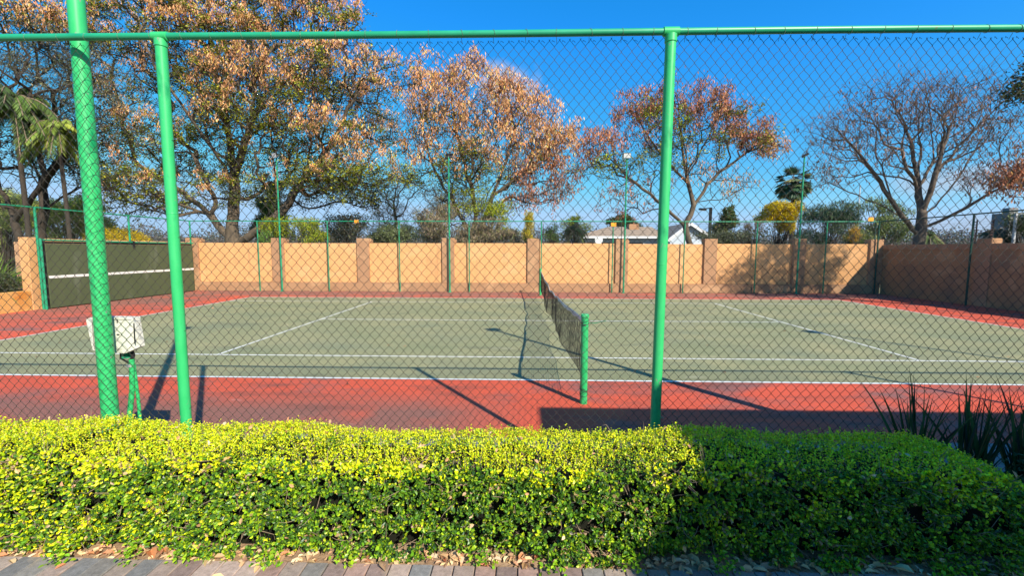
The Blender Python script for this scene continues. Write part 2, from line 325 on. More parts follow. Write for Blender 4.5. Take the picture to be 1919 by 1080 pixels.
# ------------------------------------------------------------------ chain-link mesh
def chainlink(name, m, parent, x0, x1, z0, z1, w, h, r, n=4, fine=True, axis='x', plane=0., wobble=.004, seed=0):
    """woven diamonds of width w and height h in the vertical plane; every wire zigzags and hooks its neighbour"""
    rng = np.random.default_rng(seed)
    nw = int((x1-x0)/(w/2)); nk = int((z1-z0)/(h/2))+1
    i = np.arange(nw)[:, None]; k = np.arange(nk)[None, :]
    colx = np.where((i+k) % 2 == 0, i, i+1)
    dxn = np.zeros((nw+1, nk)); dzn = np.zeros((nw+1, nk))
    gx = np.arange(nw+1)[:, None]*w/2; gz = np.arange(nk)[None, :]*h/2
    for q in range(7):
        kx, kz, ph, am = rng.uniform(-2.2, 2.2), rng.uniform(-2.2, 2.2), rng.uniform(0, 6.28), wobble*rng.uniform(.8, 2)
        dxn += am*np.sin(kx*gx+kz*gz+ph); dzn += am*np.cos(kz*gx*1.3+kx*gz+ph*2)
    dxn += rng.normal(0, wobble*.35, dxn.shape); dzn += rng.normal(0, wobble*.35, dzn.shape)
    if fine:                                            # strands bent by balls and climbing
        for q in range(34):
            i0, k0 = rng.integers(2, nw-2), rng.integers(2, nk-2); s_ = rng.uniform(.8, 2.2); ii, jj = np.mgrid[0:nw+1, 0:nk]; g_ = np.exp(-((ii-i0)**2+(jj-k0)**2)/(2*s_*s_))
            dxn += g_*rng.uniform(-.014, .014); dzn += g_*rng.uniform(-.014, .008)
    kk = np.broadcast_to(k, colx.shape)
    X = x0 + colx*w/2 + dxn[colx, kk]; Z = z1 - (z1-z0)*((kk*h/2/(z1-z0))*1.06 - .06*(kk*h/2/(z1-z0))**2) + dzn[colx, kk]
    side = np.where((i+k) % 2 == 0, 1., -1.)              # bulge direction: even nodes are the wire's left bends
    X = X - side*(-r*.9)
    Y = np.zeros_like(X) + .012*np.sin(X*1.7+1)*np.sin(Z*1.3)
    if fine:
        e = h*.075; ins = w*.045
        # three points per bend: rounded knuckle
        pts = np.stack([np.stack([X+side*ins, Y-side*r, Z+e*1.25], -1), np.stack([X, Y, Z+e*.35], -1), np.stack([X, Y, Z-e*.35], -1), np.stack([X+side*ins, Y+side*r, Z-e*1.25], -1)], 2).reshape(nw, nk*4, 3)
    else: pts = np.stack([X, Y-side*r*.6, Z], -1)
    if axis == 'y': pts = np.stack([pts[..., 1]+plane, pts[..., 0], pts[..., 2]], -1)
    else: pts[..., 1] += plane
    m_, kp, _ = pts.shape
    d = np.empty_like(pts); d[:, 1:-1] = pts[:, 2:]-pts[:, :-2]; d[:, 0] = pts[:, 1]-pts[:, 0]; d[:, -1] = pts[:, -1]-pts[:, -2]; d = norm(d)
    nrm = np.array([0, 1., 0]) if axis == 'x' else np.array([1., 0, 0])
    a = norm(np.cross(d, nrm)); b = np.cross(d, a); t = np.arange(n)*2*PI/n+.4
    ring = pts[:, :, None, :] + r*(a[:, :, None]*np.cos(t)[None, None, :, None]+b[:, :, None]*np.sin(t)[None, None, :, None])
    q = np.arange(n); base = (np.arange(m_)[:, None]*kp + np.arange(kp-1)[None])[:, :, None]*n
    F = np.stack([base+q, base+(q+1) % n, base+n+(q+1) % n, base+n+q], -1)
    return np_mesh(name, ring.reshape(-1, 3), F.ravel(), 4, m, parent, smooth=fine)

# ------------------------------------------------------------------ near fence
FY = -3.2; RZ = 3.47
def near_fence():
    t = empty('court_fence', (0, FY, 0), 'tall green pipe fence with chain link mesh, nearest one, right behind the clipped hedge', 'fence')
    xs = [-10.35, -6.84, -3.31, .285, 3.79, 7.3, 10.8, 14.3]
    for x in xs:
        lean = .012 if abs(x-.285) < .1 else 0.
        MB().tube([(x-lean*2, FY, .0), (x-lean, FY, 1.7), (x, FY, RZ-.03)], .0365, 20).build('post', 'green_paint', t, True)
        j = MB()
        j.tube([(x-.055, FY, RZ), (x-.052, FY, RZ), (x+.052, FY, RZ), (x+.055, FY, RZ)], [.0245, .031, .031, .0245], 18)
        j.tube([(x, FY, RZ-.075), (x, FY, RZ-.07), (x, FY, RZ-.022)], [.037, .0415, .0415], 18)
        j.build('tee_joint', 'green_paint', t, True)
        s = MB(); zz = 1.86 if x > 0 else 2.22
        s.tube([(x-lean, FY, zz), (x-lean, FY, zz+.004), (x-lean, FY, zz+.009)], [.0366, .0382, .0366], 20); s.build('weld_seam', 'green_paint', t, True)
    MB().tube([(x, FY, RZ+.003*math.sin(x*1.1)) for x in np.arange(-12, 15.6, .5)], .0235, 16).build('top_rail', 'green_rail', t, True)
    for x in xs:
        for z in (.75, 1.35, 2.05, 2.75):
            b = MB(); a0 = .3*math.sin(z*9+x); b.tube([(x+.038*math.cos(a), FY+.040*math.sin(a), z+.006*math.sin(a+a0)) for a in np.linspace(-.2, PI+.2, 12)], .0014, 4); b.build('wire_tie', 'wire', t)
    # wire ties round the rail
    x = -6.5; rnd = random.Random(3)
    while x < 6:
        tm = MB(); q = x + rnd.uniform(-.012, .012); pts = []; tilt = rnd.uniform(-.012, .02)
        for a in range(11):
            an = a/10*2*PI; pts.append((q+tilt*math.sin(an/2), FY+.0255*math.sin(an), RZ+.0255*math.cos(an)-.0))
        tm.tube(pts, .0016, 5); tm.tube([(q, FY+.02, RZ-.018), (q+.004, FY+.045, RZ-.05)], .0016, 5)
        x += .222; tm.build('wire_tie', 'tie', t)
    chainlink('wire_mesh', 'wire', t, -7.0, 6.2, .02, RZ-.033, .0725, .0835, .00155, 5, True, plane=FY+.047, wobble=.0032, seed=2)
    chainlink('wire_mesh', 'wire', t, -12.0, -7.02, .02, RZ-.033, .0745, .0865, .00165, 3, False, plane=FY+.047, seed=3)
    chainlink('wire_mesh', 'wire', t, 6.24, 15.0, .02, RZ-.033, .0745, .0865, .00165, 3, False, plane=FY+.047, seed=4)
    # cut wire ends (knuckles) along the top
    kb = MB(); x = -6.98; r2 = random.Random(5)
    while x < 6.1:
        a = r2.uniform(-.5, .5); l = r2.uniform(.008, .014)
        kb.tube([(x-.004, FY+.047, RZ-.038), (x-.001, FY+.05, RZ-.027), (x+.005, FY+.052, RZ-.03), (x+.006+l*math.cos(a), FY+.05, RZ-.032-l*abs(math.sin(a))-.006)], .0016, 4)
        x += .0725
    tag(kb.build('cut_wire_ends', 'wire', t), kind='stuff')
near_fence()

# ------------------------------------------------------------------ floodlight poles
def flood_pole(x, y, h, r, yaw, tilt, label, lens_mat='lens', fx=None):
    t = empty('floodlight_pole', (x, y, 0), label, 'floodlight pole', 'floodlight poles round the court')
    MB().tube([(x, y, 0), (x, y, h*.45), (x, y, h)], [r, r*.97, r*.78], 18).build('pole', 'green_paint' if r > .05 else 'green_far', t, True)
    b = MB(); b.box(x-r*2, x+r*2, y-r*2, y+r*2, 0, .015); b.tube([(x, y, .015), (x, y, .09)], [r*1.5, r*1.05], 12); b.build('base_plate', 'green_far', t)
    c, s = math.cos(yaw), math.sin(yaw)              # yaw: facing direction of the lamp
    f = Vector((c, s, 0)); f = (f*math.cos(tilt) - Vector((0, 0, 1))*math.sin(tilt)).normalized()
    sd = Vector((-s, c, 0)); up = f.cross(sd)
    if up.z < 0: up = -up
    p = Vector((x, y, h+.10)) + f*.08
    br = MB(); br.tube([(x, y, h-.01), (x, y, h+.03)], .02, 8)
    for k in (-1, 1): br.tube([Vector((x, y, h+.02)), Vector((x, y, h+.02))+sd*.17*k, p+sd*.18*k], .009, 6)
    br.build('bracket', 'steel', t)
    body = MB(); body.obb(p, f*.03, sd*.165, up*.115)
    for k in range(7): body.obb(p-f*.045+sd*(.045*(k-3)), f*.018, sd*.004, up*.095)
    hd = body.build('lamp_head', 'black', t)
    gl = MB(); gl.obb(p+f*.033, f*.003, sd*.15, up*.10); gl.build('lamp_glass', lens_mat, hd)
    return t
flood_pole(-4.03, -3.075, 6.35, .056, math.radians(100), .9, 'thick green floodlight pole close to the camera, rising out of the picture top left')
flood_pole(3.78, -3.075, 6.45, .056, math.radians(110), .9, 'green floodlight pole on the near side, outside the right edge of the photo')
flood_pole(11.5, -3.075, 6.45, .056, math.radians(100), .9, 'green floodlight pole on the near side by the clubhouse, outside the photo')
flood_pole(-12.0, 13.42, 6.15, .038, math.radians(-120), .25, 'slim green floodlight pole with a pale lamp head, in front of the big pod tree')
flood_pole(-4.1, 13.42, 6.15, .038, math.radians(80), .35, 'slim green floodlight pole with its dark lamp back showing, in front of the orange tree')
flood_pole(3.92, 13.42, 6.1, .038, math.radians(-95), .25, 'slim green floodlight pole with a bright white lamp head, left of the near fence post')
flood_pole(11.75, 13.42, 6.15, .038, math.radians(-20), 1.15, 'slim green floodlight pole with a flat dark tilted lamp, beside the bare tree')

# ------------------------------------------------------------------ far and side fences
def far_fence():
    t = empty('back_fence', (0, 13.5, 0), 'thin green pipe fence with chain link standing against the far orange wall', 'fence')
    for x in (-13.1, -9.8, -6.45, -3.2, .13, 3.4, 6.65, 9.9, 13.0):
        MB().tube([(x, 13.5, 0), (x, 13.5, 3.27)], .027, 8).build('post', 'green_far', t, True)
    MB().tube([(-16.3, 13.5, 3.28), (-8, 13.5, 3.27), (0, 13.5, 3.28), (8, 13.5, 3.27), (15.25, 13.5, 3.28)], .021, 8).build('top_rail', 'green_far', t, True)
    chainlink('wire_mesh', 'wire_far', t, -16.2, 15.2, .03, 3.25, .075, .087, .0013, 3, False, plane=13.47, seed=6)
    t = empty('side_fence', (-16.3, 5, 0), 'green pipe fence running along the left side above the practice board', 'fence')
    for y in (-3.2, .3, 3.8, 7.12, 10.38, 13.5):
        MB().tube([(-16.3, y, 0), (-16.3, y, 3.27)], .035, 10).build('post', 'green_far', t, True)
    MB().tube([(-16.12, 7.05, 0), (-16.12, 7.05, 2.3)], .035, 10).build('post', 'green_far', t, True)
    MB().tube([(-16.3, -3.2, 3.28), (-16.3, 13.5, 3.28)], .024, 8).build('top_rail', 'green_far', t, True)
    chainlink('wire_mesh', 'wire_far', t, -3.1, 13.4, .03, 3.25, .075, .087, .0013, 3, False, axis='y', plane=-16.34, seed=7)
    t = empty('side_fence', (15.3, 5, 0), 'dark pipe fence along the shaded wall on the right', 'fence')
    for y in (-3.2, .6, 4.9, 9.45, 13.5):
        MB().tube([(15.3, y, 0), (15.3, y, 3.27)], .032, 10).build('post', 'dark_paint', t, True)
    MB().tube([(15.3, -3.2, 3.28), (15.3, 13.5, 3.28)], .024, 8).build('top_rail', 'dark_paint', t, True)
    chainlink('wire_mesh', 'wire_far', t, -3.1, 13.4, .03, 3.25, .075, .087, .0013, 3, False, axis='y', plane=15.34, seed=8)
far_fence()

# ------------------------------------------------------------------ boundary walls
def walls():
    t = empty('boundary_wall', (0, 13.7, 0), 'long sunlit orange wall with brown pillars behind the court', 'wall')
    px = [-16.35, -12.25, -8.2, -4.2, -.22, 3.85, 7.9, 11.9, 15.35]
    MB().box(-16.6, 15.6, 13.60, 13.95, -.03, .42, .006).build('plinth', 'wall2', t)
    for a, c in zip(px[:-1], px[1:]):
        MB().box(a+.28, c-.28, 13.68, 13.88, .42, 2.27 + random.uniform(-.015, .02), .01).build('wall_panel', 'wall', t)
    for x in px:
        b = MB().box(x-.29, x+.29, 13.585, 13.97, .415, 2.50+random.uniform(-.02, .03), .012)
        b.box(x-.2, x+.36, 13.75, 14.0, 2.3, 2.44, .008)
        b.build('pillar', 'wall2', t)
    t = empty('boundary_wall', (15.6, 5, 0), 'shaded brown wall running along the right side of the court', 'wall')
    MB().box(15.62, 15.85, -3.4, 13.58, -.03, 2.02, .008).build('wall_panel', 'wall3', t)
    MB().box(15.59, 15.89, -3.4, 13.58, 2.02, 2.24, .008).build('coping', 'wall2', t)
    for y in (9.3, 5.0, .7):
        MB().box(15.575, 15.95, y-.25, y+.25, -.03, 2.42, .012).build('pillar', 'wall2', t)
    t = empty('boundary_wall', (-16.6, 10, 0), 'orange wall behind the olive practice board on the left', 'wall')
    MB().box(-16.85, -16.58, 7.3, 13.55, -.03, 2.3, .01).build('wall_panel', 'wall', t)
    MB().box(-16.72, -16.42, 6.93, 7.26, -.03, 2.33, .012).build('pillar', 'wall', t)
    MB().box(-18.3, -17.95, 8.1, 8.45, -.03, 2.2, .012).build('pillar', 'wall2', t)
    t = empty('planter', (-16.6, 4, 0), 'low orange stained planter wall at the left edge', 'planter')
    MB().box(-16.68, -16.44, -3.3, 6.92, -.03, .62, .012).build('front_wall', 'stain', t)
    MB().box(-19, -16.69, -3.3, 7.6, -.03, .5).build('soil_bed', 'soil', t)
walls()

def practice_board():
    t = empty('practice_board', (-16.15, 10.3, 0), 'large olive green practice board with a white stripe on the left', 'practice board')
    MB().box(-16.19, -16.13, 7.2, 13.36, .03, 2.13, .003).build('board', 'board', t)
    b = MB()
    for (a, c) in ((7.2, 9.24), (9.25, 11.29), (11.3, 13.36)): b.box(-16.128, -16.124, a, c, 1.0, 1.085)
    b.build('white_stripe', 'white', t)
    f = MB(); f.box(-16.2, -16.165, 7.13, 7.198, 0, 2.2); f.box(-16.2, -16.165, 7.2, 13.36, 2.135, 2.2); f.build('black_edging', 'black', t)  # black strips along the top and left end of the board
    MB().tube([(-16.15, 7.05, 2.245), (-16.15, 10.2, 2.225), (-16.15, 13.45, 2.235)], .028, 8).build('top_pipe', 'green_far', t, True)
    b = MB(); b.box(-16.13, -16.09, 10.3, 10.36, 2.0, 2.28); b.build('bracket', 'black', t)
    for y in (8.1, 9.4, 12.): MB().box(-16.3, -16.19, y, y+.05, .0, 2.1).build('support', 'black', t)
practice_board()

# ------------------------------------------------------------------ net
def net():
    t = empty('tennis_net', (0.06, 5, 0), 'sagging black tennis net with a frayed pale top tape between two green posts', 'net')
    x0 = .06; ya, yb = -.88, 12.30
    def top(y):
        s = (y-ya)/(yb-ya); z = 1.075 - .19*4*s*(1-s)*(.75+.25*math.sin(PI*s))
        z += -.07*math.exp(-((s-.52)/.035)**2) - .05*math.exp(-((s-.37)/.03)**2) + .012*math.sin(s*23)
        return z
    def bot(y): s = (y-ya)/(yb-ya); return .30 - .13*4*s*(1-s) + .015*math.sin(s*31)
    def xo(y, f):  # gentle folds
        s = (y-ya)/(yb-ya); return x0 + .05*math.sin(s*17+f*1.2)*math.sin(PI*s)*f + .02*math.sin(s*57)*math.sin(PI*s)*f - .04*f*math.sin(PI*s)
    cell = .046; nc = int((yb-ya)/cell); nr = 16
    grid = np.zeros((nc+1, nr+1, 3)); rng = np.random.default_rng(4)
    for i in range(nc+1):
        y = ya+(yb-ya)*i/nc; zt, zb = top(y)-.03, bot(y)
        for j in range(nr+1):
            f = j/nr; grid[i, j] = (xo(y, f)+rng.normal(0, .002), y+rng.normal(0, .002)+.04*f*math.sin(y*3.1)*0, zt+(zb-zt)*f + rng.normal(0, .002))
    P0 = np.concatenate([grid[:, :-1].reshape(-1, 3), grid[:-1].reshape(-1, 3)]); P1 = np.concatenate([grid[:, 1:].reshape(-1, 3), grid[1:].reshape(-1, 3)])
    V, F = frusta(P0, P1, np.full(len(P0), .0023), np.full(len(P0), .0023), 3)
    np_mesh('netting', V, F, 4, 'net', t)
    MB().tube([(xo(y, 1), y, bot(y)) for y in np.linspace(ya, yb, 80)], .004, 5).build('bottom_cord', 'net', t)
    # top tape: folded strip of varying width, bunched in places
    ys = np.linspace(ya, yb, 150); vs = []; fs = []
    for i, y in enumerate(ys):
        s = (y-ya)/(yb-ya); wd = .062 + .025*mnoise.noise(Vector((y*2, 0, 0))); zt = top(y)
        if .30 < s < .60: wd *= .55 + .6*abs(mnoise.noise(Vector((y*5, 3, 0))))
        tw = .012*mnoise.noise(Vector((y*4, 9, 0)))
        for dx, z in ((-.006+tw, zt-wd), (-.009, zt-.01), (0, zt), (.009, zt-.01), (.006+tw, zt-wd*.9)): vs.append((x0+dx, y, z))
    for i in range(len(ys)-1):
        for j in range(4): k = i*5+j; fs.append((k, k+1, k+6, k+5))
    MB().add(vs, fs).build('top_tape', 'tape', t, True)
    MB().tube([(x0-.002, ya-.02, 1.06), (x0-.004, ya, .7), (x0, ya, .30)], .013, 8).build('end_tape', 'tape', t, True)
    b = MB(); b.tube([(x0, -.95, 1.085), (x0, ya, 1.07)], .004, 5); b.tube([(x0, 12.38, 1.085), (x0, yb, 1.07)], .004, 5)
    b.tube([(x0, ya, .3), (x0, -.93, .2)], .003, 5); b.build('net_rope', 'net', t)
    for y, lab in ((-.95, 'nearer of the two net posts, green, holding the net with a loose tie'), (12.38, 'farther net post, green, in front of the orange wall')):
        p = empty('net_post', (x0, y, 0), lab, 'net post', 'net posts')
        MB().tube([(x0, y, 0), (x0, y, 1.12)], .047, 20).build('post_tube', 'green_paint', p, True)
        MB().tube([(x0, y, 1.12), (x0, y, 1.125), (x0, y, 1.15), (x0, y, 1.16)], [.048, .053, .053, .046], 20).build('cap', 'green_paint', p, True)
        if y < 0:
            b = MB()
            for k, z in enumerate((1.05, 1.035, 1.06)): b.tube([(x0+.0505*math.cos(a), y+.0505*math.sin(a), z+.02*math.sin(a+k)) for a in np.linspace(0, 2*PI, 16)], .0035, 5)
            for k, z in enumerate((.13, .15, .17, .2)): b.tube([(x0+.0505*math.cos(a), y+.0505*math.sin(a), z+.03*math.sin(a*1.+k*2)) for a in np.linspace(0, 2*PI, 16)], .003, 5)
            tag(b.build('wire_wrap', 'black', p), kind='stuff')
            MB().tube([(x0+.05, y-.01, 1.045), (x0+.13, y-.03, 1.05), (x0+.19, y-.04, 1.07), (x0+.25, y-.06, 1.085)], [.005, .005, .004, .004], 6).build('loose_tie', 'green_far', p, True)
net()

# ------------------------------------------------------------------ box on stand by the pole
def box_stand():
    c = Vector((-4.02, -2.93, 0))
    t = empty('junction_box', (c.x+.06, c.y, 0), 'chipped cream enamel box on thin green legs behind the near pole', 'junction box')
    b = MB()
    # slightly skewed box with a lower lip
    x0, x1, z0, z1, y0, y1 = -4.275, -3.875, 1.135, 1.415, -2.97, -2.90
    vs = [(x0+.035, y0, z0+.005), (x1-.10, y0, z0-.022), (x1+.012, y0+.03, z0+.03), (x1+.012, y1, z0+.03), (x0+.035, y1, z0+.005),
          (x0, y0, z1-.02), (x0+.06, y0, z1), (x1-.01, y0, z1-.008), (x1-.012, y1, z1-.005), (x0+.06, y1, z1), (x0, y1, z1-.02), (x1-.10, y1, z0-.022)]
    fs = [(0, 1, 2, 7, 6, 5), (4, 10, 9, 8, 3, 11), (5, 6, 9, 10), (6, 7, 8, 9), (7, 2, 3, 8), (2, 1, 11, 3), (1, 0, 4, 11), (0, 5, 10, 4)]
    b.add(vs, fs); bx = b.build('box_shell', 'enamel', t)
    e = MB(); e.tube([(x1-.006, y0-.002, z0+.06), (x1-.003, y0-.001, z1-.05)], .004, 5); e.tube([(x0+.26, y0-.001, z1-.05), (x0+.262, y0-.001, z1-.02)], .004, 5); e.box(x0+.25, x0+.27, y0-.004, y0+.001, 1.265, 1.275); e.build('latch', 'black', bx)
    g = MB(); g.tube([(-4.03, -2.9, 1.15), (-4.03, -2.9, 1.06)], .032, 12); g.build('cable_gland', 'green_far', t, True)
    k = MB(); k.tube([(-3.985, -2.9, 1.14), (-3.97, -2.9, 1.08), (-3.99, -2.9, 1.03)], .014, 8); k.tube([(-4.05, -2.92, 1.14), (-4.06, -2.92, 1.06), (-4.02, -2.9, 1.02), (-3.99, -2.9, .98)], .008, 6); k.build('cables', 'black', t, True)
    hg = MB(); hg.box(x0+.075, x0+.105, y0-.005, y0+.001, z0+.05, z0+.085); hg.box(x0+.075, x0+.105, y0-.005, y0+.001, z1-.085, z1-.05); hg.build('hinges', 'steel', bx)
    sm = MB()
    for q in ((x0+.05, x1-.115, z0+.012, z0+.015), (x0+.05, x1-.02, z1-.024, z1-.021), (x0+.05, x0+.053, z0+.015, z1-.024)): sm.box(q[0], q[1], y0-.0015, y0+.001, q[2], q[3])
    sm.build('lid_seam', 'black', bx)
    MB().tube([(-3.985, -2.9, 1.05), (-4.0, -2.9, .8), (-4.06, -2.9, .45), (-4.075, -2.9, 0)], .020, 10).build('leg', 'green_paint', t, True)
    MB().tube([(-3.99, -2.88, 1.0), (-3.975, -2.88, .7), (-3.965, -2.88, 0)], .013, 10).build('leg', 'green_paint', t, True)
    MB().tube([(-3.998+.024*math.cos(a), -2.9+.024*math.sin(a), .98+.008*a/6) for a in np.linspace(0, 18, 40)], .004, 5).build('wire_wrap', 'steel', t)
box_stand()

# ------------------------------------------------------------------ clubhouse (outside the frame, casts the shade at the right)
def clubhouse():
    t = empty('clubhouse', (7, -9, 0), 'clubhouse behind the camera to the right, shading the hedge', 'building')
    MB().box(3.1, 12.6, -13.6, -5.85, PZ-.05, 3.6).build('wall', 'wall', t)
    MB().box(2.6, 13.1, -14, -5.38, 3.6, 3.9, .01).build('roof', 'roof', t)
    for x in (4.2, 6.8, 9.6):
        w_ = MB().box(x, x+1.5, -5.85, -5.80, 1.3, 2.6).build('window', 'fascia', t)
        MB().box(x+.08, x+1.42, -5.80, -5.79, 1.38, 2.52).build('pane', 'glass', w_)
clubhouse()

# ------------------------------------------------------------------ leaf builders
def leaves(name, C, D, UPV, size, colors, m, parent=None, wratio=.55, fold=.25, tipf=1.):
    """rounded folded leaves: C base points (n,3), D direction, UPV approximate normal, size (n,), colors (n,3)"""
    D = norm(D); S = norm(np.cross(D, UPV)); Nn = np.cross(S, D)
    sz = size[:, None]; wd = sz*wratio
    up = Nn*wd*fold
    v = np.stack([C, C+D*sz*.33+S*wd*.5+up, C+D*sz*.72+S*wd*.42+up, C+D*sz*tipf - Nn*sz*.06, C+D*sz*.72-S*wd*.42+up, C+D*sz*.33-S*wd*.5+up], 1)
    n = len(C); q = np.array([[0, 1, 2, 3], [0, 3, 4, 5]])
    F = (np.arange(n)*6)[:, None, None]+q[None]
    return np_mesh(name, v.reshape(-1, 3), F.ravel(), 4, m, parent, colors=np.repeat(colors, 6, 0))
def quads(name, C, D, W, length, width, colors, m, parent=None):
    """pointed four-corner blades: centre line from C along D"""
    D = norm(D); W = norm(np.cross(D, W)); l = length[:, None]; w_ = width[:, None]*.5
    v = np.stack([C, C+D*l*.5+W*w_, C+D*l, C+D*l*.5-W*w_], 1); n = len(C)
    return np_mesh(name, v.reshape(-1, 3), np.arange(n*4), 4, m, parent, colors=np.repeat(colors, 4, 0))
def rdir(n, rng): return norm(rng.normal(size=(n, 3)))
def pick(rng, n, table):
    """table: list of (weight, rgb); returns colours with natural spread"""
    wts = np.array([t_[0] for t_ in table], float); cols = np.array([t_[1] for t_ in table]); k = rng.choice(len(wts), n, p=wts/wts.sum())
    return np.clip(cols[k]*rng.uniform(.75, 1.25, (n, 1))*rng.uniform(.92, 1.08, (n, 3)), 0, 1)

def gritty():
    m = G['paver']; t = m.node_tree; n = t.nodes; l = t.links; b = n['Principled BSDF']; old = b.inputs['Base Color'].links[0].from_socket
    tcn = n.new('ShaderNodeTexCoord'); z = n.new('ShaderNodeTexNoise'); z.inputs['Scale'].default_value = 38; z.inputs['Detail'].default_value = 10; z.inputs['Roughness'].default_value = .75; l.new(tcn.outputs['Object'], z.inputs['Vector'])
    mr = n.new('ShaderNodeMapRange'); mr.inputs['From Min'].default_value = .3; mr.inputs['From Max'].default_value = .7; mr.inputs['To Min'].default_value = .62; mr.inputs['To Max'].default_value = 1.25; l.new(z.outputs['Fac'], mr.inputs['Value'])
    v = n.new('ShaderNodeVectorMath'); v.operation = 'SCALE'; l.new(old, v.inputs[0]); l.new(mr.outputs[0], v.inputs['Scale']); l.new(v.outputs[0], b.inputs['Base Color'])
    bp = n.new('ShaderNodeBump'); bp.inputs['Strength'].default_value = .5; bp.inputs['Distance'].default_value = .004; l.new(z.outputs['Fac'], bp.inputs['Height']); l.new(bp.outputs[0], b.inputs['Normal'])
    wear(m, (.34, .27, .19), 6, .58, .68, (1, 1, 1), 8, .55)
gritty()
# ------------------------------------------------------------------ clipped hedge
def hedge():
    rng = np.random.default_rng(11)
    t = empty('clipped_hedge', (-1.5, -3.9, PZ-.03), 'long low clipped hedge, yellow green on top and dark leaved in front', 'hedge')
    XA, XB = -6.2, 2.15
    yb_, yf_ = -3.69, -4.27; zb = PZ-.02
    def hgt(x):
        h = .485 + .018*math.sin(x*2.1+.5) + .014*math.sin(x*5.3) + (.03 if x < -3.2 else 0)
        if x > 1.62: h -= .26*((x-1.62)/.53)**1.4
        return h
    def prof(x, s):
        """s: 0 front bottom .. 1 back bottom; returns point and outward normal before noise"""
        h = hgt(x); y1 = yf_ + .015*math.sin(x*3.3); y2 = yb_ - .01*math.sin(x*2.3)
        if x > 1.6: y2 -= .12*((x-1.6)/.55)**2; y1 += .04*((x-1.6)/.55)**2
        r = .11; Lf = h-r; La = r*PI/2; Lt = (y2-y1)-2*r; tot = 2*Lf+2*La+Lt; d = s*tot
        if d < Lf: return (y1-.02*math.sin(d/Lf*PI), zb+d, -1, .12, 0)
        d -= Lf
        if d < La: a = d/r; return (y1+r-r*math.cos(a), zb+Lf+r*math.sin(a), -math.cos(a), math.sin(a), a/(PI/2))
        d -= La
        if d < Lt: return (y1+r+d, zb+h, 0, 1, 1)
        d -= Lt
        if d < La: a = d/r; return (y2-r+r*math.sin(a), zb+Lf+r*math.cos(a), math.sin(a), math.cos(a), 1)
        d -= La
        return (y2, zb+Lf-d, 1, .1, .3)
    # near-black core: blocks sight lines and stands in for shade between leaves
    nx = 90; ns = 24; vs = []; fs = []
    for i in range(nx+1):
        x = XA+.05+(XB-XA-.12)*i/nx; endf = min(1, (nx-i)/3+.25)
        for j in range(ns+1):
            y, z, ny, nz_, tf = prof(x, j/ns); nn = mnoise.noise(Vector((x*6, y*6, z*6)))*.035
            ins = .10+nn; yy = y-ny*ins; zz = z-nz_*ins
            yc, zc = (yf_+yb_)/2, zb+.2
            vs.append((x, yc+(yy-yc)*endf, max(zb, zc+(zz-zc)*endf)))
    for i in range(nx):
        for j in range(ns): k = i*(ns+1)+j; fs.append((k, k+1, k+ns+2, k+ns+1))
    MB().add(vs, fs).build('dark_core', 'core', t)
    NS = 42000
    xs = rng.uniform(XA, XB, NS); ss = rng.uniform(0, .93, NS)**.93
    C = np.zeros((NS, 3)); Nm = np.zeros((NS, 3)); tf = np.zeros(NS); keep = np.ones(NS, bool)
    for i in range(NS):
        x = xs[i]; y, z, ny, nz_, q = prof(x, ss[i])
        n1 = mnoise.noise(Vector((x*3.2, y*4, z*4))); n2 = mnoise.noise(Vector((x*11, y*11, z*11+5))); n3 = mnoise.noise(Vector((x*26, y*26+3, z*26)))
        dz = z-zb
        off = n1*.035 + n2*.025*(1 if q < .6 else .5) + n3*.012
        if q < .3 and dz < .12: off += -.02 + (.05 if n1 > .12 else 0)
        if q < .5 and n2 < -.29: keep[i] = rng.random() < .2; off -= .025
        if q >= .9: off = n1*.014+n2*.008+n3*.006 + (rng.random()**9)*.035
        nx_ = 0.
        if x > XB-.16: nx_ = (x-(XB-.16))/.16; 
        e = .0 if nx_ == 0 else nx_*nx_*.12
        C[i] = (x, y-ny*e+ny*off, z-nz_*e+nz_*off); Nm[i] = (nx_*1.2, ny, nz_); tf[i] = q
        # ragged hem: skip where the litter shows through
        if q < .2 and dz < .055+.05*mnoise.noise(Vector((x*2.6, 0, 0))): keep[i] = rng.random() < (.4 if n1 < .0 else .9)
    C, Nm, tf, xs2 = C[keep], Nm[keep], tf[keep], xs[keep]; Nm = norm(Nm); n = len(C)
    per = 6
    shoot = norm(Nm + rng.normal(0, .45, (n, 3)) + np.array([0, -.05, .35]))
    Cc = np.repeat(C, per, 0); sh = np.repeat(shoot, per, 0); tt = np.repeat(tf, per)
    k = np.tile(np.arange(per), n)
    lat = norm(np.cross(sh, rdir(len(sh), rng)))
    D = norm(sh*(.25+.12*k[:, None]) + lat*1.0)
    base = Cc + sh*(k[:, None]*.0045-.016)*np.where(tt[:, None] > .8, 1.0, 1.25)
    depth = rng.random(len(base))**2*.03; base -= np.repeat(Nm, per, 0)*depth[:, None]
    size = np.where(tt > .75, rng.uniform(.007, .0125, len(base)), rng.uniform(.011, .025, len(base)))
    # colours: new growth on top, older glossy leaves on the face; patchy by position
    patch = np.array([mnoise.noise(Vector((p[0]*2.4, p[1]*4, p[2]*5))) for p in C]); fine_ = np.array([mnoise.noise(Vector((p[0]*9, p[1]*9+7, p[2]*9))) for p in C])
    young = np.clip((tf-.1)*1.25 + patch*.75 + fine_*.75 - .09, 0, 1) * np.where(tf > .95, 1, .92)
    young = np.clip(young + np.where(C[:, 0] < -2.0, .22, 0)*np.clip((-2-C[:, 0])/1.2, 0, 1), 0, 1)
    yr = np.repeat(young, per)
    A = pick(rng, len(base), [(3, (.84, .82, .012)), (3, (.70, .76, .012)), (2, (.46, .60, .015)), (.6, (.80, .66, .05)), (.7, (.16, .32, .02))])
